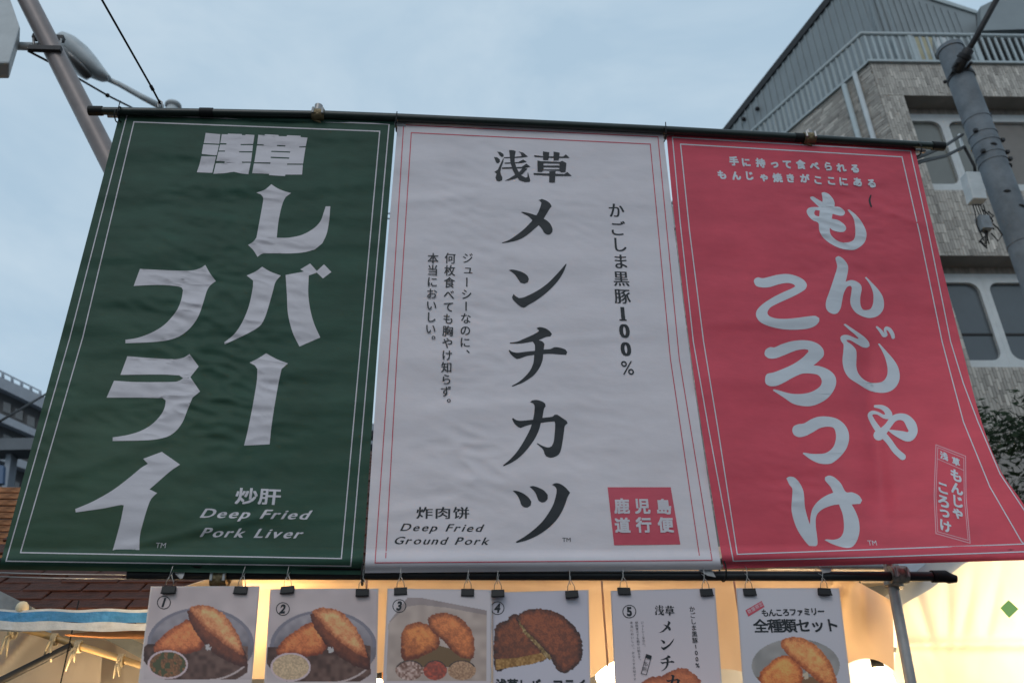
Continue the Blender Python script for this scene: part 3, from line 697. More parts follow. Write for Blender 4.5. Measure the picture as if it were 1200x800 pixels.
tie(1076, 176, .028, 'black cable tie at the right end of the top rail', False)
tie(425, 672, .036, 'black cable tie where the green and white banners meet at the lower rail', False)
tie(847, 668, .036, 'black cable tie where the white and red banners meet at the lower rail', False)
for x, y, lab, pts in ((210, 673, 'scrap of clear tape on the lower rail over the first card', [(-8, -5), (7, -4), (4, 4), (1, 5)]),
                       (831, 670, 'scrap of clear tape on the lower rail left of the red banner', [(-13, -3), (2, -5), (8, 6), (-2, 4)]),
                       (968, 667, 'scrap of clear tape on the lower rail over the last card', [(-9, -3), (8, -4), (5, 3), (-3, 4)])):
    q = [P(x+a, y+b, -.008-.004*i) for i, (a, b) in enumerate(pts)]
    tag(MB().prism(q, (0, .0008, 0)).build('tape_scrap', m_tape), lab, 'tape')

# ------------------------------------------------------------------ menu cards with printed food pictures
def inpoly(X, Y, poly):
    ins = np.zeros(X.shape, bool); n = len(poly)
    for i in range(n):
        x0, y0 = poly[i]; x1, y1 = poly[(i+1) % n]
        c = ((y0 > Y) != (y1 > Y)) & (X < (x1-x0)*(Y-y0)/((y1-y0) or 1e-9)+x0); ins ^= c
    return ins
_rng = np.random.RandomState(3)
_lat = _rng.rand(64, 64)
def vn(X, Y, s):
    x = X/s; y = Y/s; xi = np.floor(x).astype(int); yi = np.floor(y).astype(int); fx = x-xi; fy = y-yi
    fx = fx*fx*(3-2*fx); fy = fy*fy*(3-2*fy); L = lambda i, j: _lat[i % 64, j % 64]
    return (L(xi, yi)*(1-fx)+L(xi+1, yi)*fx)*(1-fy)+(L(xi, yi+1)*(1-fx)+L(xi+1, yi+1)*fx)*fy
def blob(I, X, Y, poly, base, dark, sh=(0, 1), crumb=.2, seed=0):
    """printed fried piece: golden crumbs, edges browner, one side shaded"""
    jx = (vn(X+seed, Y, 2.4)-.5)*1.8; jy = (vn(X, Y+seed+9, 2.4)-.5)*1.8
    pl = [tuple(p) for p in spl(poly, 4, True)]
    M = inpoly(X+jx, Y+jy, pl)
    P_ = np.array(pl); D = np.full(X.shape, 1e9)
    for p in P_: D = np.minimum(D, np.hypot(X-p[0], Y-p[1]))
    cx, cy = P_.mean(0); ex = np.abs(P_-[cx, cy]).max(0)
    g = ((X-cx)/ex[0]*sh[0]+(Y-cy)/ex[1]*sh[1])*.5+.5
    k = np.clip(.2+.8*np.clip(D/7, 0, 1)-.7*np.clip(g-.3, 0, 1), 0, 1)
    k = np.clip(k+(vn(X+seed*3, Y, 1.2)-.5)*crumb*2+(vn(X, Y+seed, 4.5)-.5)*.45, 0, 1.15)[..., None]
    C = np.array(dark)*(1-k)+np.array(base)*k
    I[M] = C[M]
def ell(X, Y, cx, cy, rx, ry): return ((X-cx)/rx)**2+((Y-cy)/ry)**2
def Z(zx, zy, s, pts): return [(zx+x/s, zy+y/s) for x, y in pts]
def plate_pic(I, X, Y, zx, zy, s, inset):
    T = lambda p: Z(zx, zy, s, p)
    bgc = np.array((166, 160, 168.)); I[:] = bgc+(vn(X, Y, 14)[..., None]-.5)*18
    e = ell(X, Y, zx+400/s, zy+560/s, 335/s, 232/s)
    m = (e < 1); I[m] = (np.array((140, 138, 150.))+(vn(X, Y, 7)[..., None]-.5)*26-(np.clip(Y-(zy+380/s), 0, 40)*1.0)[..., None])[m]
    m = (e > .86) & (e < 1) & (Y < zy+560/s); I[m] = (112, 112, 128)
    m = (Y > zy+560/s+(vn(X, Y, 6)-.5)*6) & (e < 1.3) & (X > zx+45/s) & (X < zx+695/s); I[m] = (np.array((76, 54, 48.))+(vn(X, Y, 5)[..., None]-.5)*36+(X-zx-300/s)[..., None]*.12)[m]
    m = (np.abs(ell(X, Y, zx+440/s, zy+480/s, 330/s, 300/s)-1) < .035) & (X > zx+430/s) & (Y > zy+600/s); I[m] = (165, 155, 160)
    blob(I, X, Y, T([(106, 598), (150, 515), (235, 450), (325, 402), (385, 440), (425, 530), (400, 590), (330, 612), (220, 612)]), (208, 126, 78), (108, 50, 30), (.2, 1), seed=2)
    blob(I, X, Y, T([(322, 345), (335, 420), (385, 500), (440, 575), (530, 640), (630, 690), (695, 690), (665, 580), (560, 470), (420, 370)]), (112, 62, 42), (62, 32, 26), (0, 1), seed=5)
    blob(I, X, Y, T([(330, 335), (400, 312), (500, 334), (590, 420), (645, 520), (672, 625), (615, 598), (525, 540), (440, 468), (375, 395)]), (222, 158, 112), (130, 68, 42), (-.6, .8), seed=8)
    m = ell(X+(vn(X, Y, 1.5)-.5)*4, Y, zx+445/s, zy+575/s, 15/s, 20/s) < 1; I[m] = (165, 165, 172)
    m = (Y > zy+775/s) | (X < zx+45/s) & (Y > zy+620/s); I[m] = (172, 168, 176)
    e = ell(X, Y, zx+195/s, zy+683/s, 126/s, 90/s); m = e < 1; I[m] = (178, 165, 176)
    e = ell(X, Y, zx+195/s, zy+683/s, 114/s, 79/s); m = e < 1
    C = np.array(inset[0])*(1-vn(X*1.7, Y*1.7, 2.2)[..., None])+np.array(inset[1])*vn(X*1.7, Y*1.7, 2.2)[..., None]
    if len(inset) > 2:
        q = vn(X+40, Y, 3.5)[..., None]; C = np.where(q > .62, np.array(inset[2]), C)
    I[m] = C[m]
def pic3(I, X, Y):
    zx, zy, s = 380, 650, 5.333; T = lambda p: Z(zx, zy, s, p)
    I[:] = (168, 168, 180)
    m = inpoly(X, Y, T([(400, 430), (520, 270), (600, 272), (1015, 355), (1015, 785), (388, 785)])); I[m] = (np.array((152, 142, 140.))+(vn(X, Y, 9)[..., None]-.5)*24)[m]
    m = inpoly(X, Y, T([(400, 425), (520, 265), (600, 265), (1015, 345), (1015, 375), (780, 330), (600, 310), (520, 320)])); I[m] = (np.array((128, 120, 124.))+(vn(X, Y, 9)[..., None]-.5)*14)[m]
    m = inpoly(X, Y, T([(490, 620), (700, 560), (930, 620), (900, 700), (500, 700)])); I[m] = (98, 78, 52)
    blob(I, X, Y, T([(478, 530), (490, 470), (545, 425), (630, 425), (700, 480), (720, 560), (640, 620), (560, 650), (490, 650)]), (196, 120, 66), (92, 44, 26), (-.2, 1), seed=12)
    blob(I, X, Y, T([(645, 400), (700, 365), (790, 365), (880, 420), (935, 520), (930, 640), (860, 640), (790, 590), (740, 530), (670, 470)]), (192, 116, 68), (92, 46, 28), (-.6, .8), seed=14)
    for cx, rx, a, b in ((533, 88, (190, 175, 175), (90, 60, 50)), (693, 74, (170, 78, 62), (105, 58, 52)), (860, 88, (178, 150, 125), (120, 92, 74))):
        e = ell(X, Y, zx+cx/s, zy+718/s, rx/s, 62/s); m = e < 1
        t = vn(X*1.5, Y*1.5, 3 if cx < 800 else 1.6)[..., None]; C = np.array(a)*t+np.array(b)*(1-t); I[m] = C[m]
        m = (e < 1) & (e > .8) & (Y < zy+700/s); I[m] = (60, 52, 50)
    m = (Y > zy+785/s); I[m] = (172, 170, 182)
def pic4(I, X, Y):
    zx, zy, s = 560, 650, 5.333; T = lambda p: Z(zx, zy, s, p); I[:] = (163, 167, 186)
    blob(I, X, Y, T([(105, 470), (130, 425), (190, 400), (200, 380), (250, 372), (300, 430), (360, 540), (420, 600), (430, 650), (330, 680), (200, 700), (105, 715)]), (116, 64, 38), (46, 25, 18), (-.3, .8), .3, 21)
    m = inpoly(X, Y, T([(110, 650), (250, 640), (400, 610), (430, 650), (330, 682), (110, 716)])); C = np.array((132, 100, 50.))+(vn(X, Y, 2)[..., None]-.5)*60; I[m] = C[m]
    blob(I, X, Y, T([(300, 345), (400, 335), (500, 360), (580, 420), (640, 500), (655, 620), (620, 690), (540, 738), (500, 720), (450, 640), (380, 560), (290, 470), (240, 395)]), (124, 68, 42), (48, 26, 20), (.5, .5), .3, 27)
    m = inpoly(X+(vn(X, Y, 2)-.5)*2, Y, T([(250, 400), (300, 470), (390, 560), (460, 640), (445, 660), (370, 570), (280, 480)])); C = np.array((120, 100, 62.))+(vn(X, Y, 1.7)[..., None]-.5)*90; I[m] = C[m]
def pic5(I, X, Y):
    zx, zy, s = 700, 650, 5.333; T = lambda p: Z(zx, zy, s, p); I[:] = (165, 168, 184)
    I += ((Y-690)[..., None]*np.array((.12, .05, .02)))
    blob(I, X, Y, T([(275, 800), (330, 765), (410, 750), (500, 705), (570, 715), (640, 780), (690, 900), (650, 1000), (450, 1020), (290, 930)]), (170, 100, 66), (110, 56, 38), (0, 1), seed=31)
def pic6(I, X, Y):
    zx, zy, s = 850, 650, 5.333; T = lambda p: Z(zx, zy, s, p); I[:] = (165, 170, 186)
    e = ell(X, Y, zx+440/s, zy+690/s, 275/s, 168/s); m = e < 1; I[m] = (np.array((128, 130, 134.))+(vn(X, Y, 8)[..., None]-.5)*22)[m]
    m = (e < 1) & (Y > zy+760/s); I[m] = (110, 84, 60)
    blob(I, X, Y, T([(210, 765), (250, 700), (340, 630), (420, 640), (480, 720), (480, 790), (400, 850), (260, 850)]), (218, 142, 80), (130, 58, 28), (0, 1), seed=41)
    blob(I, X, Y, T([(348, 535), (430, 508), (530, 540), (620, 620), (680, 720), (695, 820), (620, 810), (520, 740), (430, 660), (370, 600)]), (214, 146, 90), (128, 62, 32), (-.6, .8), seed=44)
    m = ell(X+(vn(X, Y, 1.5)-.5)*4, Y, zx+505/s, zy+752/s, 16/s, 24/s) < 1; I[m] = (170, 160, 145)
CARDS = [  # TL, TR, bottom-left and bottom-right at the lower picture edge
 ((178, 688), (303, 687.5), (163.5, 800), (293.5, 800)), ((318, 691), (442, 690.5), (311, 800), (440, 800)),
 ((455.5, 690.5), (575, 692), (450, 800), (574.5, 800)), ((577.5, 695), (688.5, 692), (578.5, 800), (690.5, 800)),
 ((717, 693), (836.5, 690), (722, 800), (844.5, 800)), ((864, 690), (982, 690), (872, 800), (995.5, 800))]
LABS = ['menu card numbered 1 with two fried cutlets and a dark herb inset', 'menu card numbered 2 with two fried cutlets and a pale grain inset',
        'menu card numbered 3 with round croquettes above three small bowls', 'menu card numbered 4 with dark brown cutlets on plain white',
        'menu card numbered 5 with vertical black Japanese writing', 'menu card with bold black heading, red stamp and golden cutlets']
PAINT = [lambda I, X, Y: plate_pic(I, X, Y, 160, 650, 5.333, ((82, 58, 38), (140, 98, 62), (66, 70, 44))),
         lambda I, X, Y: plate_pic(I, X, Y, 304, 653, 5.333, ((150, 132, 112), (196, 178, 150))), pic3, pic4, pic5, pic6]
CARDY = [-.030, -.026, -.034, -.020, -.030, -.026]
def lin_np(c):
    c = c/255.; return np.where(c <= .04045, c/12.92, ((c+.055)/1.055)**2.4)
for ci, (q, lab, pf, cy_) in enumerate(zip(CARDS, LABS, PAINT, CARDY)):
    NX, NY, TT = 150, 210, 1.5
    def cpx(s, t, q=q):
        (a, b), (c, d_), (e, f_), (g_, h_) = q
        return (a*(1-s)+c*s)*(1-t)+(e*(1-s)+g_*s)*t, (b*(1-s)+d_*s)*(1-t)+(f_*(1-s)+h_*s)*t
    def csurf(px, py, off=0, cy_=cy_, ci=ci):
        p = P(px, py, cy_); wv = .004*math.sin(p.x*9+ci)+.003*math.sin(p.z*11+ci*2)
        return P(px, py, cy_-wv-off)
    root = empty('menu_card', csurf(*cpx(.5, 0)), lab, 'menu card', 'laminated menu cards clipped in a row')
    s_ = np.linspace(0, 1, NX+1); t_ = np.linspace(0, TT, NY+1); SS, TTm = np.meshgrid(s_, t_)
    PX, PY = cpx(SS, TTm)
    I = np.zeros(PX.shape+(3,)); pf(I, PX, PY)
    I = np.clip(lin_np(np.clip(I, 0, 255))*np.array((1.48, 1.26, 1.08)), 0, .8)
    colr = np.concatenate([I, np.ones(PX.shape+(1,))], -1).reshape(-1, 4)
    vs = [csurf(x, y) for x, y in zip(PX.ravel(), PY.ravel())]
    fs = []
    for j in range(NY):
        for i in range(NX):
            # rounded corners of the sheet
            x_, y_ = i/NX*125, j/NY*165
            cxr = min(x_, 125-x_-1); cyr = min(y_, 165-y_-1); r_ = 4.0
            if cxr < r_ and cyr < r_ and math.hypot(r_-cxr, r_-cyr) > r_: continue
            a = j*(NX+1)+i; fs.append((a, a+NX+1, a+NX+2, a+1))
    mk('printed_sheet', vs, fs, m_print, root, True, colr)
    # clear laminate pouch, slightly larger and behind
    pv = [csurf(*cpx(-.012+1.024*i/24, -.012+(TT+.012)*j/30), off=-.0025) for j in range(31) for i in range(25)]
    pf_ = [(j*25+i, (j+1)*25+i, (j+1)*25+i+1, j*25+i+1) for j in range(30) for i in range(24)]
    mk('laminate_pouch', pv, pf_, m_lamin, root, True)
    nums = {0: (192, 705.5, '1'), 1: (331.5, 713, '2'), 2: (468, 709.5, '3'), 3: (583, 712, '4'), 4: (737.5, 716, '5')}
    if ci in nums:
        x, y, dgt = nums[ci]
        def f(a):
            a.line([(x+7.6*math.cos(t*math.pi/16), y+7.4*math.sin(t*math.pi/16)) for t in range(32)], .9, True)
            bo = .05
            r, d_ = axes_at(x, y, 0)
            vs_, ts_, x0, x1 = glyph(dgt, bo); kx = 12.5
            a.tris([np.array((x, y))+r*((gx-(x0+x1)/2+(gy-.34)*(.16 if ci < 4 else 0))*kx)-d_*(gy-.34)*14 for gx, gy in vs_], ts_)
        art(csurf, root, 'card_number', m_ink, f, .0008)
    if ci == 3:
        def f(a):
            for i, ch in enumerate('浅草レバーフライ'):
                cjk(a, ch, 587.5+i*13.3, 802, 13.4, 15, .035, .0)
        art(csurf, root, 'lettering', m_ink, f, .0008)
    if ci == 4:
        def TM_(x1, y1, x2, y2, u0, v0, u1, v1):
            return lambda q, z: (u0+((z[0]+q[0]/z[2])-x1)/(x2-x1)*(u1-u0), v0+((z[1]+q[1]/z[2])-y1)/(y2-y1)*(v1-v0))
        T1 = TM_(579, 176, 669, 214, 767.5, 708.5, 790.5, 720.5)
        T2 = TM_(588, 233, 664, 453, 772, 727, 790, 786)
        def f(a):
            asakusa(a, T1); a.cut(); menchi(a, T2, 3)
            # fourth letter, overprinting the cutlet
            z, ps = MEN[3]; Tk = TM_(589, 468, 665, 546, 778, 790, 797, 810)
            for p in ps: a.poly([Tk(qq, z) for qq in p], smooth=38)
            for i, ch in enumerate('かごしま黒豚100%'):
                t = i/9; cjk(a, ch, 811+t*6.5, 713+t*66, 6.8, 7.2, .0, .0, mincho=.02)
            for txt, xa, ya, xb, yb in (('ジューシーなのに、', 752.5, 729, 755, 757), ('何枚食べても胸やけ知らず。', 746, 729, 749.5, 773), ('本当においしい。かならず名物です', 740, 729, 744, 795)):
                for i, ch in enumerate(txt):
                    t = i/(len(txt)-1); cjk(a, ch, xa+(xb-xa)*t, ya+(yb-ya)*t, 3.5, 3.4, .0, .0, vert=True)
            a.line([(757.5, 766), (763.5, 768), (757.5, 790), (751.5, 788.5)], .7, True)
            a.poly([(757.5, 766), (763.5, 768), (762.5, 772), (756.5, 770)])
            for i, ch in enumerate('名物'): cjk(a, ch, 757-i*1.6, 777+i*6, 5, 5, .0, .0)
        art(csurf, root, 'lettering', m_ink, f, .0008)
    if ci == 5:
        def f(a):
            for i, ch in enumerate('もんころファミリー'):
                cjk(a, ch, 896.5+i*8.2, 717.5-i*.25, 9 if ch != 'ァ' else 8, 9.5, .025, -.01)
            a.cut()
            for i, ch in enumerate('全種類セット'):
                cjk(a, ch, 891.5+i*16.6, 732.8-i*.2, 18, 17, .02, -.01)
        art(csurf, root, 'lettering', m_ink, f, .0008)
        sl = art(csurf, root, 'red_stamp', m_redink, lambda a: a.poly([(873.5, 714.5), (892.5, 703.5), (896, 710.5), (877, 722)]), .0008)
        def f(a):
            ax = (np.array((.866, -.5)), np.array((.5, .866)))
            for i, ch in enumerate('数量限定'):
                cjk(a, ch, 878.3+i*4.4, 715.6-i*2.6, 5, 5.4, .0, axes=ax)
        art(csurf, sl, 'stamp_lettering', mat('stamp_print', (.6, .5, .52)), f, .0012)

# ------------------------------------------------------------------ binder clips
CLIPS = [(198, 690.5), (282.5, 691), (337, 690.5), (424.5, 693.5), (469.5, 692), (548, 693.5), (583.5, 694.5), (670, 695.5), (731, 692), (827.5, 693.5), (878, 693), (966, 692.5)]
CN = ['first', 'first', 'second', 'second', 'third', 'third', 'fourth', 'fourth', 'fifth', 'fifth', 'sixth', 'sixth']
clip0 = None
for i, (x, y) in enumerate(CLIPS):
    p = P(x, y, -.030); lab = 'black binder clip at the upper %s corner of the %s menu card from the left' % (('left', 'right')[i % 2], CN[i])
    if clip0 is None:
        clip0 = empty('binder_clip', p, lab, 'binder clip', 'binder clips holding the menu cards')
        prof = [Vector((0, -.0095, -.012)), Vector((0, -.0055, .0105)), Vector((0, .0055, .0105)), Vector((0, .0095, -.012))]
        b = MB()
        b.prism([p+q+Vector((-.021, 0, 0)) for q in prof], (.042, 0, 0))
        bevel(b.build('clip_body', m_clip, clip0), .0015)
        b = MB().tube([p+Vector((-.021, -.0098, -.0125)), p+Vector((.021, -.0098, -.0125))], .0022, 8); b.build('clip_lip', m_clip, clip0, True)
        hp = [(-.012, 0, .010), (-.011, -.004, .024), (-.005, -.006, .036), (-.003, -.002, .043), (.003, -.002, .043), (.005, -.006, .036), (.011, -.004, .024), (.012, 0, .010)]
        MB().tube([p+Vector(q) for q in hp], .0013, 6).build('clip_handle', m_wire, clip0, True)
        hk = [(0, -.002, .043), (.002, .0, .052), (.003, .022, .064), (.003, .045, .076), (.003, .028, .092), (.002, .0, .080), (.0, -.008, .060), (-.003, -.006, .040), (-.001, .000, .030)]
        MB().tube([p+Vector(q) for q in spl(hk, 4)], .0011, 6).build('hook_wire', m_wire, clip0, True)
    else:
        c = dup(clip0, p, None, lab); c.rotation_euler = (0, R(random.uniform(-4, 4)), R(random.uniform(-8, 8)))

# ------------------------------------------------------------------ stall tent behind the cards
def sheet(name, m, top_, bot_, depth, NX=70, NY=26, amp=.02, seed=0, label=None, cat=None, fold=None, parent=None, thick=.0015):
    """cloth hung between an upper and a lower outline, given as (x, y) outlines on a plane at the stated depth"""
    vs = []; fs = []
    tx = [p[0] for p in top_]; ty = [p[1] for p in top_]; bx = [p[0] for p in bot_]; by = [p[1] for p in bot_]
    for j in range(NY+1):
        t = j/NY
        for i in range(NX+1):
            s = i/NX; xt = tx[0]+(tx[-1]-tx[0])*s; xb = bx[0]+(bx[-1]-bx[0])*s
            yt = float(np.interp(xt, tx, ty)); yb = float(np.interp(xb, bx, by))
            x = xt*(1-t)+xb*t; y = yt*(1-t)+yb*t
            q = P(x, y, depth); dz = amp*fbm(q.x, q.z, (3, 2), seed)+amp*.35*fbm(q.x, q.z, (9, 5), seed+7)
            if fold: dz += fold(x, y)
            vs.append(P(x, y, depth-dz))
    for j in range(NY):
        for i in range(NX):
            a = j*(NX+1)+i; fs.append((a, a+NX+1, a+NX+2, a+1))
    o = mk(name, vs, fs, m, parent, True)
    if label: tag(o, label, cat)
    return o
def scallop(x):
    b = 795
    for c, wd, h in ((735, 42, 24), (845, 45, 12), (1015, 42, 24), (600, 45, 20), (470, 50, 10)):
        b -= h*max(0, 1-((x-c)/wd)**2)
    return b
tent = empty('market_tent', P(650, 680, .45), 'warm lit canvas stall tent behind the row of menu cards', 'tent')
xs = list(range(286, 1050, 6))
def vf(x, y): return .09*math.exp(-((x-1008-(y-705)*.1)/11)**2)*math.exp(-((y-705)/30)**2)+.03*math.sin((x-1005)/max(12, (y-660))*6)*sm((x-940)/40)-.02*math.exp(-((y-683-.3*math.sin(x/9))/4)**2)
sheet('valance', m_canvas, [(284, 668), (980, 668), (1003, 680), (1046, 704)], [(x, scallop(x)) for x in xs], .42, 130, 30, .034, 3, fold=vf, parent=tent)
sheet('back_curtain', m_canvas, [(170, 640), (1070, 640)], [(140, 900), (1130, 900)], 2.4, 60, 24, .05, 9, parent=tent)
for x in (430, 705, 860):
    q = [P(x+(x-560)*.0005*(y-680), y, .40) for y in (676, 700, 730, 760, 780)]
    MB().tube([v+Vector((0, -.0, 0)) for v in q], .004, 6).build('seam_cord', m_canvas, tent, True)
r0, r1 = P(290, 664, .44), P(1052, 664, .44)
MB().tube([r0, r1], .012, 10).build('eave_pipe', m_steel, tent, True)
c0, c1 = P(150, 640, 2.4), P(1080, 640, 2.4)
rv = [r0, r1, Vector((c1.x+.2, 2.4, r1.z+.25)), Vector((c0.x, 2.4, r0.z+.25))]
MB().prism(rv, (0, 0, .004)).build('roof_canvas', m_canvas, tent)
MB().tube([P(1030, 756, 1.2), P(1200, 800, 1.6)], .012, 8).build('cross_brace', m_steel, tent, True)
for a_, b_ in (((735, 778), (800, 818)), ((545, 640), (560, 900)), ((300, 745), (330, 800))):
    MB().tube([P(a_[0], a_[1], 1.7), P(b_[0], b_[1], 1.7)], .018, 8).build('inner_pole', m_wood, tent, True)
def bulb(px, py, y, r, energy, lab, lcol=(1, .70, .38), shown=True):
    p = P(px, py, y); e = empty('hanging_bulb', p, lab, 'light bulb', 'warm bulbs hanging in the stall')
    MB().sphere(p, r, 14, 1.25).build('bulb', m_bulb, e, True)
    MB().tube([p+Vector((0, 0, r*1.1)), p+Vector((0, 0, r*1.1+.06))], r*.45, 10).build('socket', m_black, e, True)
    MB().tube([p+Vector((0, 0, r*1.1+.05)), p+Vector((0, 0, .5))], .003, 6).build('cord', m_black, e, True)
    ld = bpy.data.lights.new('bulb_light', 'POINT'); ld.energy = energy; ld.color = lcol; ld.shadow_soft_size = r*1.2
    lo = bpy.data.objects.new('bulb_light', ld); col.objects.link(lo); lo.parent = e; lo.location = (0, 0, 0)
    return e
bulb(1033, 800, .78, .055, 36, 'bright bulb under the scalloped canvas right of the last menu card')
bulb(712, 790, .70, .05, 13, 'bulb low behind the fifth menu card')
bulb(313, 722, .62, .045, 34, 'bulb glowing between the first and second menu cards')
bulb(440, 812, 1.0, .05, 20, 'bulb low behind the third and fourth menu cards')
bulb(60, 850, 1.1, .05, 34, 'bulb below the blue awning at the far left')
bulb(165, 622, .50, .04, 22, 'bulb whose glow shows through the lower left of the green banner')
# neighbouring cream tent on the right
def cf(x, y):
    t = 0
    for a, k in ((1075, .9), (1110, 0), (1135, -.5), (1165, -.6)): t += .03*math.exp(-((x-a-(y-700)*k*.35)/7)**2)*math.exp(-((y-715)/38)**2)
    return t+.05*math.exp(-((y-755)/5)**2)
ct = empty('market_tent', P(1120, 700, .9), 'bright cream canvas tent wall beyond the steel upright at the lower right', 'tent')
sheet('tent_wall', m_canvas2, [(1058, 708), (1090, 690), (1130, 660), (1180, 640), (1330, 560)], [(1030, 900), (1360, 930)], .95, 90, 60, .02, 15, fold=cf, parent=ct)
MB().prism([P(1008, 722, .98), P(1110, 640, .98), P(1175, 642, .98), P(1128, 666, .98), P(1060, 712, .98)], (0, .5, .12)).build('roof_panel', mat('grey_blue_canvas', (.42, .47, .52), .6, var=.06, transl=.2), ct)
o = tag(MB().prism([P(x, y, .90) for x, y in ((1182, 702.5), (1193.5, 713), (1183, 723.5), (1172.5, 712))], (0, .003, 0)).build('paper_tag', m_tag), 'small green diamond tag on the cream tent canvas', 'tag')
p = P(1150, 800, 1.7); ld = bpy.data.lights.new('tent_lamp_light', 'POINT'); ld.energy = 180; ld.color = (1, .82, .58); ld.shadow_soft_size = .12
e = empty('tent_lamp', p, 'lamp standing inside the cream tent at the lower right', 'lamp')
MB().sphere(p, .08, 14).build('globe', m_bulb, e, True)
MB().tube([p+Vector((0, 0, -.07)), Vector((p.x, p.y, .0))], .012, 8).build('stand', m_black, e, True)
lo = bpy.data.objects.new('tent_lamp_light', ld); col.objects.link(lo); lo.parent = e

# ------------------------------------------------------------------ lower left: shingle roof, awning, canvas, ties
q0 = P(90, 716, 1.15); x0, x1 = P(-70, 716, 1.15).x, P(480, 716, 1.15).x
sl_ = R(37); du = Vector((0, math.cos(sl_), math.sin(sl_))); nn = Vector((0, -math.sin(sl_), math.cos(sl_)))
roof = empty('shingled_roof', Vector((x0, q0.y, q0.z)), 'brown wood shingle roof of the stall behind the green banner', 'roof')
MB().prism([Vector((x0, q0.y, q0.z)), Vector((x1, q0.y, q0.z)), Vector((x1, q0.y, q0.z))+du*2.65, Vector((x0, q0.y, q0.z))+du*2.65], -nn*.04).build('roof_deck', m_dark, roof)
base = None; rowp = .089; wsh = .262; nrow = 29; k = 0
for r_ in range(nrow):
    x = x0-(r_ % 2)*wsh*.5
    while x < x1:
        wv = wsh; x += wv
        c = Vector((x-wv/2, q0.y, q0.z))+du*(r_*rowp+.05)+nn*(.012+random.uniform(-.002, .004))
        if base is None:
            base = MB().obox(c, (wsh*.485, 0, 0), du*.066+nn*-.004, nn*.008).build('shingle', m_shing, roof); bevel(base, .003, 1)
            lightm = base.data.copy(); lightm.materials.clear(); lightm.materials.append(m_plank)
            b0 = c.copy()
        else:
            s = base.copy(); col.objects.link(s); s.location = c-b0
            if r_ >= 90: s.data = lightm
            s.rotation_euler = (0, 0, 0)
            s.scale = (1, 1, 1)
# alike pieces share the mesh; supporting posts of that roof
for x in (x0+.1, x1-.1):
    MB().box((x-.05, q0.y+.1, 0), (x+.05, q0.y+.2, q0.z+.1)).build('post', m_wood, roof)
# timber screen above the shingle roof, seen past the edges of the green banner
ts = empty('timber_screen', P(200, 650, 3.0), 'orange brown timber slat screen seen beside the lower left of the green banner', 'screen')
za_, zb_ = P(200, 655, 3.0).z, P(200, 572, 3.0).z; xa_, xb_ = P(-60, 600, 3.0).x, P(452, 600, 3.0).x; ns_ = 11; hs_ = (zb_-za_)/ns_
sl0 = None
for i in range(ns_):
    for j in range(3):
        wj = (xb_-xa_)/3; cpos = Vector((xa_+wj*(j+.5), 3.0+random.uniform(-.008, .008), za_+hs_*(i+.5)))
        if sl0 is None: sl0 = (bevel(MB().box(cpos-Vector((wj/2-.004, .012, hs_*.44)), cpos+Vector((wj/2-.004, .012, hs_*.44))).build('slat', m_plank, ts), .006), cpos.copy())
        else: c = sl0[0].copy(); col.objects.link(c); c.location = cpos-sl0[1]
for x in (xa_+.1, xb_-.15):
    MB().box((x-.04, 3.03, 0), (x+.04, 3.10, zb_)).build('post', m_wood, ts)
# blue and white awning edge
aw = empty('blue_awning', P(90, 730, .98), 'blue and white tarpaulin awning edge left of the first menu card', 'awning')
def strip(name, ys0, ys1, dep, m, xr=(-60, 240), sag=3, parent=aw, amp=.006):
    n = 40; return sheet(name, m, [(xr[0]+(xr[1]-xr[0])*i/n, ys0[0]+(ys0[1]-ys0[0])*i/n+sag*math.sin(i*.7)*.3) for i in range(n+1)],
                         [(xr[0]+(xr[1]-xr[0])*i/n, ys1[0]+(ys1[1]-ys1[0])*i/n+sag*math.sin(i*.55+1)*.3) for i in range(n+1)], dep, 60, 6, amp, 33, parent=parent)
strip('white_band', (714, 713), (722, 722), .985, m_wtarp)
strip('blue_band', (716, 717), (727, 731), .975, m_blue)
strip('white_hem', (726.5, 730.5), (737, 740), .97, m_wtarp, amp=.015)
strip('scalloped_lining', (735, 738), (741, 735), .99, m_wtarp, amp=.015)
MB().prism([P(75, 743, 1.05), P(118, 738, 1.05), P(240, 737, 1.05), P(240, 747, 1.05), P(118, 745.5, 1.05)], (0, .04, 0)).build('awning_board', m_wood, aw)
canv = empty('canvas_screen', P(80, 760, 1.5), 'cream canvas screen lit by a bulb below the blue awning', 'canvas')
def lf(x, y): return .04*math.exp(-((x-20-(760-y)*.9)/5)**2)
sheet('left_panel', m_canvas, [(-60, 733), (45, 737), (78, 752), (120, 765)], [(-80, 905), (110, 905)], 1.55, 50, 30, .03, 41, fold=lf, parent=canv)
sheet('right_panel', m_canvas, [(60, 736), (165, 742), (280, 740)], [(60, 905), (280, 905)], 1.75, 50, 30, .05, 47, parent=canv)
MB().prism([P(112, 743, 1.5), P(150, 746, 1.5), P(176, 758, 1.5), P(172, 775, 1.5), P(140, 757, 1.5)], (0, .03, 0)).build('grey_flap', m_conc, canv)
tp = [P(-30, 722, 1.2), P(45, 741, 1.2), P(165, 779, 1.2), P(230, 800, 1.2)]
thing_tube('bamboo_pole', tp, .0145, m_bamboo, 'slanting yellow pole with cloth ties under the blue awning', 'pole')
thing_tube('support_pipe', [P(-25, 810, 1.15), P(84, 756, 1.18)], .0165, m_dmet, 'dark grey pipe rising to the yellow pole at the lower left', 'pipe')
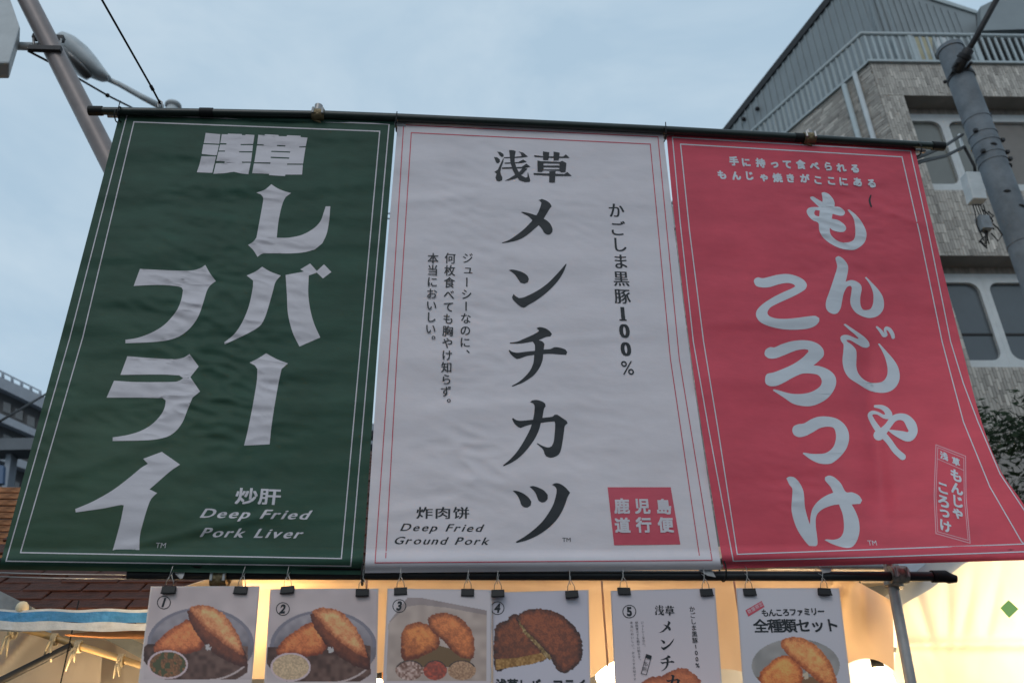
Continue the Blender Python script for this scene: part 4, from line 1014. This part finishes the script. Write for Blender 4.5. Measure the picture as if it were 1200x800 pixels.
for i, (x, y, lab) in enumerate(((15, 741, 'bunched cloth tie at the far left end of the yellow pole'), (64, 749, 'cloth tie with loose loop on the yellow pole, left'),
                   (92, 757, 'large cloth tie on the yellow pole where the grey pipe meets it'), (142, 773, 'cloth tie with hanging tails on the yellow pole, nearest the first card'))):
    c = P(x, y, 1.2); b = MB()
    for k in range(3):
        ph = random.uniform(0, 1)
        b.tube([c+Vector((.008*k-.008, math.cos(a)*.023, math.sin(a)*.023)) for a in [j*math.pi/6+ph for j in range(13)]], .005, 6, False)
    for k in range(3):
        dx = random.uniform(-.022, .022); dz = -random.uniform(.04, .11)
        b.tube([c+Vector((0, -.022, -.01)), c+Vector((dx*.4, -.04, dz*.4)), c+Vector((dx, -.03, dz))], [.005, .007, .003], 6)
    tag(b.build('cloth_tie', m_rag, None, True), lab, 'cloth tie', 'cloth ties on the yellow pole')
tag(MB().prism([P(-20, 684, 1.02), P(0, 692, 1.02), P(38, 711, 1.02), P(36, 716, 1.02), P(-20, 716, 1.02)], (0, .05, 0)).build('tarpaulin_flap', m_conc), 'grey tarpaulin flap with speckled edge at the far left above the blue awning', 'tarpaulin')
b = MB().sphere(P(26, 712, 1.0), .026, 12, 1.1); tag(b.build('white_cap', m_rag, None, True), 'pale rounded cap of cloth behind the blue awning at the far left', 'cap')
for yy, rr in ((671.5, .003), (676, .0025)):  # added pale lines imitate light reflected along the shingles
    tag(MB().tube([P(-10, yy-1, 1.0), P(60, yy+1, 1.0), P(215, yy+2.5, 1.0)], rr, 6).build('cable', m_wire, None, True),
        'thin pale %s line before the shingle roof, standing in for a light reflection' % ('upper' if yy < 674 else 'lower'), 'cable')

# ------------------------------------------------------------------ upper left: slanted pole, sign box, street lamp, wires
A, B = P(22, -20, 1.4), P(128, 188, 1.4); dd = B-A
thing_tube('slanted_pole', [A-dd*.45, B, B+dd*.9], .062, m_brown, 'thick grey brown pole slanting down behind the green banner', 'pole', 20)
sg = empty('sign_box', P(5, 40, 1.3), 'pale grey box on a short arm at the top left corner', 'box')
bevel(MB().prism([P(-60, -50, 1.3), P(2, -30, 1.3), P(23.5, 32, 1.3), P(11, 74, 1.3), P(-60, 74, 1.3)], (-.06, .14, 0)).build('housing', m_lgrey, sg), .01)
MB().tube([P(16, 54, 1.45), P(45, 55, 1.45)], .028, 12).build('arm', m_lgrey, sg, True)
MB().obox((P(53, 57.5, 1.33)), P(72, 58, 1.33)-P(53, 57.5, 1.33), (0, .015, 0), (0, 0, .018)).build('front_clamp', m_dmet, sg)
MB().obox((P(57, 45, 1.5)), (P(74, 46, 1.5)-P(56, 45, 1.5)), (0, .02, 0), (0, 0, .018)).build('rear_clamp', m_dmet, sg)
MB().tube([P(39, 45, 1.42), P(40, 56, 1.42)], .008, 8).tube([P(71.5, 46, 1.42), P(70, 56, 1.42)], .008, 8).build('clamp_bolt', m_steel, sg, True)
sl = empty('street_lamp', (P(203, 122, 6).x, 6, 0), 'curved grey street lamp reaching out behind the slanted pole', 'street lamp')
top_p = P(203, 124, 6)
MB().tube([Vector((top_p.x, 6, 0)), Vector((top_p.x, 6, top_p.z-.02))], [.09, .075], 16).build('pole', m_lgrey, sl, True)
MB().sphere(top_p, .11, 16, .5).build('pole_cap', m_lgrey, sl, True)
ap = [P(190, 126, 6), P(165, 113, 5.95), P(140, 99, 5.9), P(122, 91, 5.85)]
MB().tube(ap, [.045, .04, .036, .034], 12).build('arm', m_lgrey, sl, True)
# cobra head: tapered shell with a recessed lens below
hd = [(128, 92, .05), (119, 87, .13), (108, 78, .20), (97, 69, .25), (86, 60, .25), (76, 52, .20), (66, 47, .08)]
b = MB(); n = 16; k0 = 0; ring = []
for x, y, r in hd:
    c = P(x, y, 5.82); t = Vector((1, .15, -.55)).normalized(); a = Vector((0, 1, 0)).cross(t).normalized(); bb = Vector((0, 1, 0))
    ring.append([c+bb*math.cos(2*math.pi*j/n)*r*1.0+a*math.sin(2*math.pi*j/n)*r*.62 for j in range(n)])
vs = [v for r_ in ring for v in r_]; fs = []
for i in range(len(ring)-1):
    for j in range(n): fs.append((i*n+j, i*n+(j+1) % n, (i+1)*n+(j+1) % n, (i+1)*n+j))
fs += [tuple(range(n)), tuple(range((len(ring)-1)*n, len(ring)*n))]
b.add(vs, fs); auto(b.build('lamp_head', m_lgrey, sl), 50)
hd2 = [(106, 88, .04), (98, 84, .15), (89, 77, .19), (80, 68, .18), (72, 58, .08)]; ring = []
for x, y, r in hd2:
    c = P(x, y, 5.70); ring.append([c+Vector((0, 1, 0))*math.cos(2*math.pi*j/n)*r+a*math.sin(2*math.pi*j/n)*r*.34 for j in range(n)])
vs = [v for r_ in ring for v in r_]; fs = []
for i in range(len(ring)-1):
    for j in range(n): fs.append((i*n+j, i*n+(j+1) % n, (i+1)*n+(j+1) % n, (i+1)*n+j))
fs += [tuple(range(n)), tuple(range((len(ring)-1)*n, len(ring)*n))]
MB().add(vs, fs).build('lens', m_lglass, sl, True)
wr = empty('guy_wire', P(188, 126, -.03), 'taut black wire running up to the left from the top rail', 'wire')
MB().tube([P(188, 122, -.02), P(178, 103, -.1), P(116, -6, -.6), P(116, -6, -.6)+(P(116, -6, -.6)-P(178, 103, -.1))*3.5], .0042, 8).build('wire', m_black, wr, True)
MB().tube([P(186, 117, -.03), P(190, 120, -.03), P(190, 128, -.03), P(185, 128, -.03), P(185.5, 120, -.03)], .0035, 6).build('hook', m_wire, wr, True)
MB().tube([P(176.5, 100.5, -.11), P(179.5, 106, -.10)], .007, 8).build('ferrule', m_black, wr, True)
o = MB().tube([P(33, 60, 1.45), P(60, 74, 1.6), P(95, 94, 2.0), P(126, 112, 2.4), P(160, 129, 2.8)], .008, 8).sphere(P(126, 112, 2.38), .018, 8).build('thin_cable', m_black, None, True)
tag(o, 'thin dark cable sagging from the sign box behind the street lamp', 'cable')

# ------------------------------------------------------------------ right: tiled building
def hdir(px, py):
    v = ray(px, py).copy(); v[2] = 0; return v/np.linalg.norm(v)
Fd = hdir(25586, 391); Ld = hdir(-26, 967)          # along the street front, and back along the side wall
if Ld[1] < 0: Ld = -Ld
if Fd[0] < 0: Fd = -Fd
BY = 8.0
Apt = P(1020, 76, BY); A0 = np.array((Apt.x, Apt.y, 0.))
nF = np.array((Fd[1], -Fd[0], 0)); nL = np.array((-Ld[1], Ld[0], 0))      # outward normals
if nF[1] > 0: nF = -nF
if nL@(CAM-A0) < 0: nL = -nL
def fu(px, py, off=0.0, side='F'):
    D, n = (Fd, nF) if side == 'F' else (Ld, nL)
    q = PF(px, py, A0+n*off, n); v = np.array(q)-A0; return float(v@D), q.z
def W(u, z, off=0.0, side='F'):
    D, n = (Fd, nF) if side == 'F' else (Ld, nL); p = A0+D*u+n*off; return Vector((p[0], p[1], z))
zt = fu(1100, 75.5)[1]; z1a = fu(1120, 113)[1]; z1b = fu(1120, 223)[1]; z2a = fu(1140, 300)[1]; z2b = fu(1160, 430)[1]
uL = fu(1063, 125)[0]; uL2 = .12; UR = 6.0; ULs = 7.0
FH = z1a-z2a
bld = empty('tiled_building', (A0[0], A0[1], 0), 'tan tiled building with rounded white windows and a balcony railing at the upper right', 'building')
def wallbox(u0, u1, za, zb, side='F', thick=.4, off=0.0, m=m_mortar, name='wall'):
    D, n = (Fd, nF) if side == 'F' else (Ld, nL)
    return MB().prism([W(u0, za, off, side), W(u1, za, off, side), W(u1, zb, off, side), W(u0, zb, off, side)], tuple(-n*thick)).build(name, m, bld)
rects = [(0, UR, z1a, zt), (0, uL, z1b, z1a), (0, UR, z2a, z1b), (0, uL2, z2b, z2a), (0, UR, z2b-(z1b-z2a), z2b), (0, uL, z2b-FH+.3, z2b-(z1b-z2a))]
zbm = z2b-(z1b-z2a)
for r_ in rects[:5]: wallbox(r_[0], r_[1], r_[2], r_[3])
wallbox(0, UR, 0, zbm-.01, m=m_tan)
wallbox(.41, ULs, 0, zt-.002, side='L', m=m_mortar)
# body behind, so that the block is solid
D3 = [W(.3, 0, -.45), W(UR, 0, -.45), Vector(A0+Fd*UR+Ld*ULs), Vector(A0+Fd*.4+Ld*ULs)]
for v in D3: v.z = 0
MB().prism(D3, (0, 0, zt-.3)).build('inner_block', m_dark, bld)
# wall tiles: thin upright tiles on the front, lying ones on the side
tv, tf, tcl = [], [], []
def tile(u0, u1, za, zb, side, pr):
    k = len(tv); a, b = .0, pr
    tv.extend([W(u0, za, b, side), W(u1, za, b, side), W(u1, zb, b, side), W(u0, zb, b, side), W(u0, za, 0, side), W(u1, za, 0, side), W(u1, zb, 0, side), W(u0, zb, 0, side)])
    tf.extend([(k, k+1, k+2, k+3), (k, k+4, k+5, k+1), (k+1, k+5, k+6, k+2), (k+2, k+6, k+7, k+3), (k+3, k+7, k+4, k)])
    q = noise.noise(Vector((u0*1.5, za*.6, 3 if side == 'F' else 9)))
    g = .36+.05*q+random.gauss(0, .05)
    if random.random() < .10: g *= 1.3
    if random.random() < .10: g *= .74
    tcl.extend([(g*1.0, g*.93, g*.83, 1)]*8)
for (u0, u1, za, zb) in rects[:5]:
    u1 = min(u1, 4.2); nu = int((u1-u0)/.052); nv = max(1, round((zb-za)/.19)); hh = (zb-za)/nv; ww = (u1-u0)/nu
    for i in range(nu):
        sh = random.choice((0, .33, .66))*hh; z = za-(hh-sh if sh else 0)
        while z < zb-1e-4:
            a, b = max(z, za), min(z+hh, zb)
            if b-a > .02: tile(u0+i*ww+.004, u0+(i+1)*ww-.004, a+.004, b-.004, 'F', .006+random.random()*.006)
            z += hh
z = zt-.004
while z > zt-7:
    u = -random.random()*.24
    while u < ULs:
        a, b = max(u, 0.0), min(u+.24, ULs)
        if b-a > .03: tile(a+.004, b-.004, z-.056, z-.004, 'L', .006+random.random()*.006)
        u += .24
    z -= .062
o = mk('tile_cladding', tv, tf, m_tile, bld, False, tcl); tag(o, kind='stuff')
# pale parapet coping
MB().prism([W(-.06, zt, .06), W(UR, zt, .06), W(UR, zt+.05, .06), W(-.06, zt+.05, .06)], tuple(-nF*.5)).build('coping', m_railw, bld)
MB().prism([W(0.02, zt, .06, 'L'), W(ULs, zt, .06, 'L'), W(ULs, zt+.05, .06, 'L'), W(.02, zt+.05, .06, 'L')], tuple(-nL*.5)).build('coping', m_railw, bld)
# railing
zr = fu(1120, 37)[1]
rl = MB()
for zz, rr in ((zr, .045), (zt+.10, .025)):
    rl.tube([W(ULs, zz, -.10, 'L'), W(.05, zz, -.10, 'L'), W(UR, zz, -.10)], rr, 8)
rail = rl.build('balcony_railing', m_railw, bld, True)
bal0 = None
def bal(p, wd=.02):
    global bal0
    if bal0 is None:
        bal0 = (MB().obox(p, (.022, 0, 0), (0, .012, 0), (0, 0, (zr-zt)/2-.03)).build('baluster', m_railw, rail), p.copy()); return
    c = bal0[0].copy(); col.objects.link(c); c.location = p-bal0[1]
zm = (zr+zt)/2+.04
u = .12
while u < 4.2: bal(W(u, zm, -.10)); u += .135
u = .15
while u < ULs-.2: bal(W(u, zm, -.10, 'L')); u += .135
for px_ in (1075, 1150):
    u = fu(px_, 60)[0]; MB().obox(W(u, zm, -.1), (.04, 0, 0), (0, .03, 0), (0, 0, (zr-zt)/2)).build('railing_post', m_railw, rail)
# penthouse with ribbed siding, set back from the railing
def pw(pts, off, side, m, name, thick=.15):
    D, n = (Fd, nF) if side == 'F' else (Ld, nL)
    q = [PF(x, y, A0+n*off, n) for x, y in pts]
    return MB().prism(q, tuple(-n*thick)).build(name, m, bld)
pw([(846, 158), (985, -19), (1010, -60), (1030, 110), (880, 190)], -.75, 'L', m_siding, 'penthouse_side_wall')
pw([(1000, -32), (1143, 16), (1150, 90), (1008, 90)], -.9, 'F', m_siding, 'penthouse_front_wall')
pw([(843, 156), (985, -25), (1012, -66), (1014, -60), (987, -17), (847, 160)], -.70, 'L', m_dmet, 'roof_edge', .25)
pw([(1000, -36), (1145, 12.5), (1145, 16), (1000, -30)], -.86, 'F', m_railw, 'roof_edge', .25)
pw([(1149, 8), (1210, -22), (1210, 34), (1150, 36)], -.5, 'F', m_siding, 'stair_tower_wall')
pw([(1140, 16), (1260, 10), (1260, 90), (1140, 90)], -1.3, 'F', m_dark, 'stair_tower_recess')
for i in range(26):
    x = 860+i*6.3; yt = 158-(x-846)*1.275+3
    q = PF(x, yt, A0+nL*-.74, nL); q2 = Vector((q.x, q.y, zt-.2))
    if q.z > zt: MB().obox((q+q2)/2, tuple(Ld*.02), tuple(nL*.012), (0, 0, (q.z-q2.z)/2)).build('siding_rib', m_siding, bld)
u0, u1 = fu(1006, 60, -.9)[0], fu(1145, 60, -.9)[0]; n_ = 18
for i in range(n_):
    u = u0+(u1-u0)*i/n_; t = i/n_; ytop = -30+t*46
    zz = fu(1006+139*t, ytop+2, -.9)[1]
    MB().obox(W(u, (zz+zt-.2)/2, -.89), tuple(Fd*.02), tuple(nF*.012), (0, 0, (zz-zt+.2)/2)).build('siding_rib', m_siding, bld)
pw([(1072, 42), (1092, 43), (1094, 74), (1074, 74)], -.6, 'F', m_yel, 'yellowed_door_panel', .03)
# a few flat pieces of washing and units behind the railing
pw([(1098, 42), (1112, 43), (1112, 60), (1098, 60)], -.55, 'F', m_frame, 'condenser_unit', .3)
MB().tube([W(fu(1098, 27)[0], fu(1098, 27)[1], -.85), W(fu(1120, 33)[0], fu(1120, 30)[1], -.85)], .02, 6).build('hose', m_dmet, bld, True)
# downpipes on the side wall near the corner
for px_, py_, rr, m in ((989, 100, .05, m_railw), (1001, 85, .045, m_lgrey)):
    u, z_ = fu(px_, py_, .06, 'L'); MB().tube([W(u, z_, .06, 'L'), W(u, 0, .06, 'L')], rr, 10).build('downpipe', m, bld, True)
for px_, py_ in ((872, 140), (888, 128)):
    u, z_ = fu(px_, py_, -.72, 'L'); MB().sphere(W(u, z_, -.70, 'L'), .055, 10).build('vent_cap', m_dmet, bld, True)
# windows
def rrect(u0, u1, za, zb, r, n=5):
    pts = []
    for cx, cz, a0 in ((u1-r, zb-r, 0), (u0+r, zb-r, 90), (u0+r, za+r, 180), (u1-r, za+r, 270)):
        for i in range(n+1): a = R(a0+90*i/n); pts.append((cx+r*math.cos(a), cz+r*math.sin(a)))
    return pts
REC = -.33
def window(u0, u1, za, zb, ub, glass, rad, lab=None, bar=None):
    """frame plate u0..u1 with a rounded opening ub; panes behind"""
    outer = [(u0, za), (u1, za), (u1, zb), (u0, zb)]; hole = rrect(ub[0], ub[1], ub[2], ub[3], rad)
    loops = [[Vector((a, b, 0)) for a, b in outer], [Vector((a, b, 0)) for a, b in hole]]
    tr = tessellate_polygon(loops); pts = outer+hole; n = len(pts); vs = [W(a, b, REC) for a, b in pts]+[W(a, b, REC-.10) for a, b in pts]
    fs = [tuple(t) for t in tr]+[tuple(i+n for i in t[::-1]) for t in tr]
    m_ = len(hole)
    for i in range(m_): a = 4+i; b = 4+(i+1) % m_; fs.append((a, b, b+n, a+n))
    for i in range(4): b = (i+1) % 4; fs.append((i, b, b+n, i+n))
    fr = MB().add(vs, fs).build('window', m_frame, bld)
    if lab: fr['label'] = lab
    MB().prism([W(ub[0]-.02, ub[2]-.02, REC-.06), W(ub[1]+.02, ub[2]-.02, REC-.06), W(ub[1]+.02, ub[3]+.02, REC-.06), W(ub[0]-.02, ub[3]+.02, REC-.06)], tuple(-nF*.02)).build('pane', glass, fr)
    if bar: MB().prism([W(ub[0], bar, REC-.045), W(ub[1], bar, REC-.045), W(ub[1], bar+.035, REC-.045), W(ub[0], bar+.035, REC-.045)], tuple(-nF*.03)).build('sash_bar', m_dark, fr)
def zz(px, py): return fu(px, py, REC)[1]
def uu(px, py): return fu(px, py, REC)[0]
zA, zB = zz(1090, 219), zz(1090, 134)
e1 = uu(1062, 140); e2 = uu(1117, 175); e3 = uu(1168, 175); e4 = e3+(e3-e2); e5 = e4+(e3-e2)
zo0, zo1 = zz(1095, 215.5), zz(1095, 142)
window(e1, e2, zA, zB, (uu(1067, 175)-.02, uu(1112, 175), zo0, zo1), m_glass, .16, 'rounded window of the upper row nearest the corner')
window(e2+.002, e3, zA, zB, (uu(1121.5, 175), uu(1165, 175), zo0, zo1), m_glass, .16)
window(e3+.002, e4, zA, zB, (uu(1172, 175), e4-.06, zo0, zo1), m_blind, .03, 'square window of the upper row with a brown blind')
window(e4+.002, e5, zA, zB, (e4+.07, e5-.06, zo0, zo1), m_glass, .16)
zC, zD = zz(1150, 427), zz(1150, 321); p0, p1 = zz(1150, 422), zz(1150, 331)
f1 = uu(1166, 375); wd = f1-uu(1100, 375)
window(f1-wd, f1, zC, zD, (f1-wd+.08, uu(1160, 375), p0, p1), m_glass2, .17, 'dark rounded window of the lower row beside the red banner', bar=zz(1140, 391))
window(f1+.002, f1+wd, zC, zD, (uu(1172, 375), f1+wd-.08, p0, p1), m_glass2, .17, bar=zz(1140, 391))
window(f1+wd+.002, f1+2*wd, zC, zD, (f1+wd+.08, f1+2*wd-.08, p0, p1), m_glass2, .17)
# stained lintel between the recess and the frames
m_lint = mat('stained_lintel', (.21, .185, .16), .8, var=.35, vscale=5, stretch=(3, 3, .6))
wallbox(uL, UR, zB, z1a+.3, off=REC, thick=.1, m=m_lint, name='lintel'); wallbox(uL2, UR, zD, z2a+.3, off=REC, thick=.1, m=m_lint, name='lintel')
wallbox(uL, UR, z1b-.2, zA, off=REC, thick=.1, m=m_frame, name='sill'); wallbox(uL2, UR, z2b-.2, zC, off=REC, thick=.1, m=m_frame, name='sill')

# ------------------------------------------------------------------ utility pole
PYY = 3.6
pt = P(1114, 60, PYY); rr = .132
def atp(py): return PF((1114+(py-60)*.335), py, (0, PYY, 0), (0, 1, 0)).z
def rad(z): return rr+(rr*.28)*(1-z/pt.z)
up = empty('utility_pole', (pt.x, pt.y, 0), 'thick grey concrete utility pole with steel bands and cables at the right', 'utility pole')
auto(MB().tube([Vector((pt.x+.0, pt.y, 0)), Vector((pt.x, pt.y, pt.z))], [rr*1.28, rr], 28).build('shaft', m_pole, up))
auto(MB().tube([pt+Vector((0, 0, -.02)), pt+Vector((0, 0, .03))], rr+.012, 28).build('cap', m_pole, up))
def atp(py): return PF((1114+(py-60)*.335), py, (0, PYY, 0), (0, 1, 0)).z
def rad(z): return rr+(rr*.28)*(1-z/pt.z)
for yy in (142, 160, 170, 184, 192, 286):
    z = atp(yy); r_ = rad(z)+.006
    auto(MB().tube([Vector((pt.x, pt.y, z-.014)), Vector((pt.x, pt.y, z+.014))], r_, 28).build('steel_band', m_pole, up))
    for s in ((-1,) if yy == 160 else (1,) if yy in (170, 192) else (-1, 1) if yy == 184 else ()):
        MB().obox(Vector((pt.x+s*(r_+.02)*.8, pt.y-r_*.6, z)), (.018, 0, 0), (0, .018, 0), (0, 0, .016)).build('band_bolt', m_dmet, up)
ph = P(1127, 72, PYY-.18)
MB().tube([ph, P(1142, 47, PYY-.35), P(1172, -8, PYY-.7)], .032, 12).build('arm_pipe', m_dmet, up, True)
ad = (P(1142, 47, PYY-.35)-ph).normalized()
auto(MB().tube([ph-ad*.13, ph-ad*.10, ph+ad*.13, ph+ad*.15], [.03, .062, .060, .035], 12).build('arm_bracket', m_dmet, up), 50)
auto(MB().tube([ph+ad*.03, ph+ad*.07], .075, 12).build('bracket_collar', m_dmet, up))
for sx in (-1, 1):
    auto(MB().tube([ph+Vector((sx*.07, .02, -.05)), Vector((pt.x+sx*.13, pt.y, ph.z-.06))], .014, 8).build('bracket_strap', m_dmet, up))
    auto(MB().tube([ph+Vector((sx*.075, -.04, -.05)), ph+Vector((sx*.075, .05, -.05))], .017, 6).build('bracket_bolt', m_dmet, up))
auto(MB().tube([Vector((pt.x, pt.y, ph.z-.09)), Vector((pt.x, pt.y, ph.z-.05))], rr+.012, 28).build('bracket_band', m_dmet, up))
for zz_, aa, hh_ in ((atp(138), 2.2, .05), (atp(178), 1.0, .07), (atp(200), 1.9, .10), (atp(232), .7, .09), (atp(250), 1.3, .06), (atp(295), .9, .05)):
    q = []
    for i in range(5): an = -math.pi/2+(aa-1.4)+i*.11; q.append(Vector((pt.x+math.cos(an)*(rad(zz_)+.004), pt.y+math.sin(an)*(rad(zz_)+.004), zz_-.005*i)))
    MB().tube(q, [.004, .013, .017, .012, .004], 6).build('tape_lump', m_dmet, up, True)
MB().sphere(P(1107.5, 96, PYY-.05), .022, 8).build('step_bolt', m_dmet, up, True)
bx = P(1141, 221, PYY-.20)
bevel(MB().obox(bx, (.075, 0, 0), (0, .06, 0), (.012, 0, .17)).build('junction_box', m_lgrey, up), .012, 3)
MB().obox(P(1153, 262, PYY-.19), (.05, 0, 0), (0, .04, 0), (0, 0, .075)).build('splice_box', m_conc, up)
for k in range(5):
    s = P(1140+k*3, 240, PYY-.18); e_ = P(1153+k*1.5, 282+(k % 3)*4, PYY-.17)
    MB().tube([s, s+Vector((.0, 0, -.08)), (s+e_)/2+Vector((random.uniform(-.05, .05), 0, -.03)), e_], .0055, 6).build('cable_tail', m_black, up, True)
for k, (x0_, y0_) in enumerate(((1152, 246), (1158, 248), (1163, 262), (1150, 270))):
    q = P(x0_, y0_, PYY-.2); MB().tube([q, q+Vector((.03, -.01, -.06)), q+Vector((.06*(-1)**k, 0, -.13)), q+Vector((.01, .02, -.19)), q+Vector((-.03, .02, -.10))], .007, 6).build('cable_loop', m_black, up, True)
for (a_, b_, c_) in (((1086, 180), (1104, 173), (1128, 158)), ((1080, 189), (1108, 183), (1130, 172)), ((1130, 172), (1142, 195), (1143, 205))):
    o = MB().tube([P(a_[0]-40, a_[1]+16, .9) if a_[0] < 1100 else P(*a_, PYY-.15), P(*a_, 1.6) if a_[0] < 1100 else P(*a_, PYY-.16), P(*b_, 2.8 if a_[0] < 1100 else PYY-.17), P(*c_, PYY-.15)], .015, 8).build('cable', m_black, up, True)
MB().tube([P(1124, 158, PYY-.12), P(1128, 172, PYY-.14), P(1124, 176, PYY-.14)], .016, 8).build('insulator', m_frame, up, True)

# ------------------------------------------------------------------ far buildings seen at the left edge and through the gaps
YB = 15.0
lb = empty('terraced_building', P(0, 600, YB), 'dark building with pale slanting floor bands at the left edge', 'building'); lb.location.z = 0
def band(pts, y, m, name, th=.8, par=lb): return MB().prism([P(a, b, y) for a, b in pts], (0, th, 0)).build(name, m, par)
band([(-60, 425), (0, 449), (80, 485), (560, 500), (560, 1100), (-60, 1100)], YB+.4, m_wallg, 'wall', 6)
sd_ = [((-60, 417), (0, 441), (60, 468), (60, 483), (0, 454), (-60, 428)), ((-60, 462), (0, 484), (60, 511), (60, 519), (0, 493.5), (-60, 472)),
       ((-60, 506), (0, 528), (60, 552), (60, 560), (0, 539), (-60, 516)), ((-60, 552), (0, 570), (60, 590), (60, 598), (0, 580), (-60, 562))]
for s in sd_: band(s, YB, m_slab, 'floor_band')
band([(-60, 413), (0, 433.5), (47, 457), (47, 458.2), (0, 435), (-60, 414.5)], YB+.1, m_slab, 'handrail', .05)
for x in range(-8, 48, 11):
    y = 433.5+x*.5; MB().tube([P(x, y+1, YB+.1), P(x+.6, y+9, YB+.1)], .03, 6).build('handrail_post', m_slab, lb, True)
band([(-60, 514), (50, 512.5), (50, 526), (-60, 528)], YB-1.5, mat('grey_beam', (.10, .115, .13), .6, var=.2, vscale=1), 'cross_beam', .5)
band([(8, 526), (14, 526), (8, 572), (2, 572)], YB-1.3, m_slab, 'column', .3)
for k, (x, y) in enumerate(((4, 470), (18, 478), (32, 486), (4, 508), (16, 512), (28, 542), (14, 562))):
    band([(x, y), (x+9, y+3.5), (x+8.6, y+15), (x-.4, y+11.5)], YB+.38, m_glass2, 'window', .05)
band([(427, 497), (440, 497), (440, 504), (427, 504)], YB, m_slab, 'floor_band'); band([(427, 516), (440, 516), (440, 520), (427, 520)], YB, m_slab, 'floor_band')
band([(427, 536), (440, 537), (440, 541), (427, 540)], YB, m_slab, 'floor_band')
tag(MB().prism([P(a, b, YB-3) for a, b in ((-14, 544), (4, 545), (3, 566), (-15, 566))], (0, .1, 0)).tube([P(-5, 566, YB-2.95), Vector((P(-5, 566, YB-2.95).x, YB-2.95, 0))], .06, 8).build('road_sign', m_sign),
    'small blue sign at the left edge below the grey beam', 'sign')
tag(MB().tube([P(-20, 505, 7), P(16, 484, 8), P(60, 458, 9)], .016, 6).build('overhead_wire', m_black, None, True), 'dark overhead wire crossing the banded building at the left edge', 'wire')
rb = empty('apartment_building', P(810, 600, 22), 'tan apartment building glimpsed between the white and red banners', 'building'); rb.location.z = 0
band([(765, 243), (860, 236), (880, 1000), (765, 1000)], 22, m_tan, 'wall', 8, rb)
for yy in range(258, 640, 34):
    for xx in (772, 792, 812):
        band([(xx, yy), (xx+11, yy-.5), (xx+12, yy+17), (xx+1, yy+17.5)], 21.97, m_glass2, 'window', .1, rb)
    band([(765, yy+22), (870, yy+20), (870, yy+23), (765, yy+25)], 21.8, m_slab, 'balcony_band', .5, rb)
tag(MB().tube([P(440, 249, 9), P(452, 250, 9), P(470, 251.5, 9)], .012, 6).tube([P(440, 255, 9), P(470, 257.5, 9)], .012, 6).build('overhead_wire', m_black, None, True), 'pair of thin wires in the gap between the green and white banners', 'wire')

# ------------------------------------------------------------------ tree at the right edge
tb = P(1215, 620, 5.2); tree = empty('leafy_tree', (tb.x, tb.y, 0), 'dark leafy tree behind the lower right corner of the red banner', 'tree')
c0 = Vector((tb.x, tb.y, 0))
tr_ = MB().tube([c0, c0+Vector((.05, 0, 1.2)), c0+Vector((0, .05, tb.z))], [.13, .10, .05], 10)
for k in range(9):
    a = k*2.4; h = 1.5+k*.22; tr_.tube([c0+Vector((0, 0, h)), c0+Vector((math.cos(a)*.5, math.sin(a)*.5, h+.5)), c0+Vector((math.cos(a)*.9, math.sin(a)*.9, h+.8))], [.04, .025, .01], 6)
tr_.build('trunk', m_bark, tree, True)
lv, lf_ = [], []
for k in range(150):
    a = random.uniform(0, 6.28); rr_ = random.random()**.5; h = random.uniform(-1.6, 1.35)
    rad_ = 1.15*math.sqrt(max(.05, 1-((h+.1)/1.55)**2)); cc = Vector((tb.x+math.cos(a)*rr_*rad_, tb.y+math.sin(a)*rr_*rad_, tb.z+h))
    for j in range(60):
        p = cc+Vector([random.gauss(0, .10) for _ in range(3)]); dv = Vector([random.gauss(0, 1) for _ in range(3)]).normalized(); e_ = dv.orthogonal().normalized()
        L_ = random.uniform(.035, .075); k0 = len(lv)
        lv += [p-dv*L_, p+e_*L_*.4, p+dv*L_, p-e_*L_*.4]; lf_.append((k0, k0+1, k0+2, k0+3))
o = mk('crown', lv, lf_, m_leaf, tree)
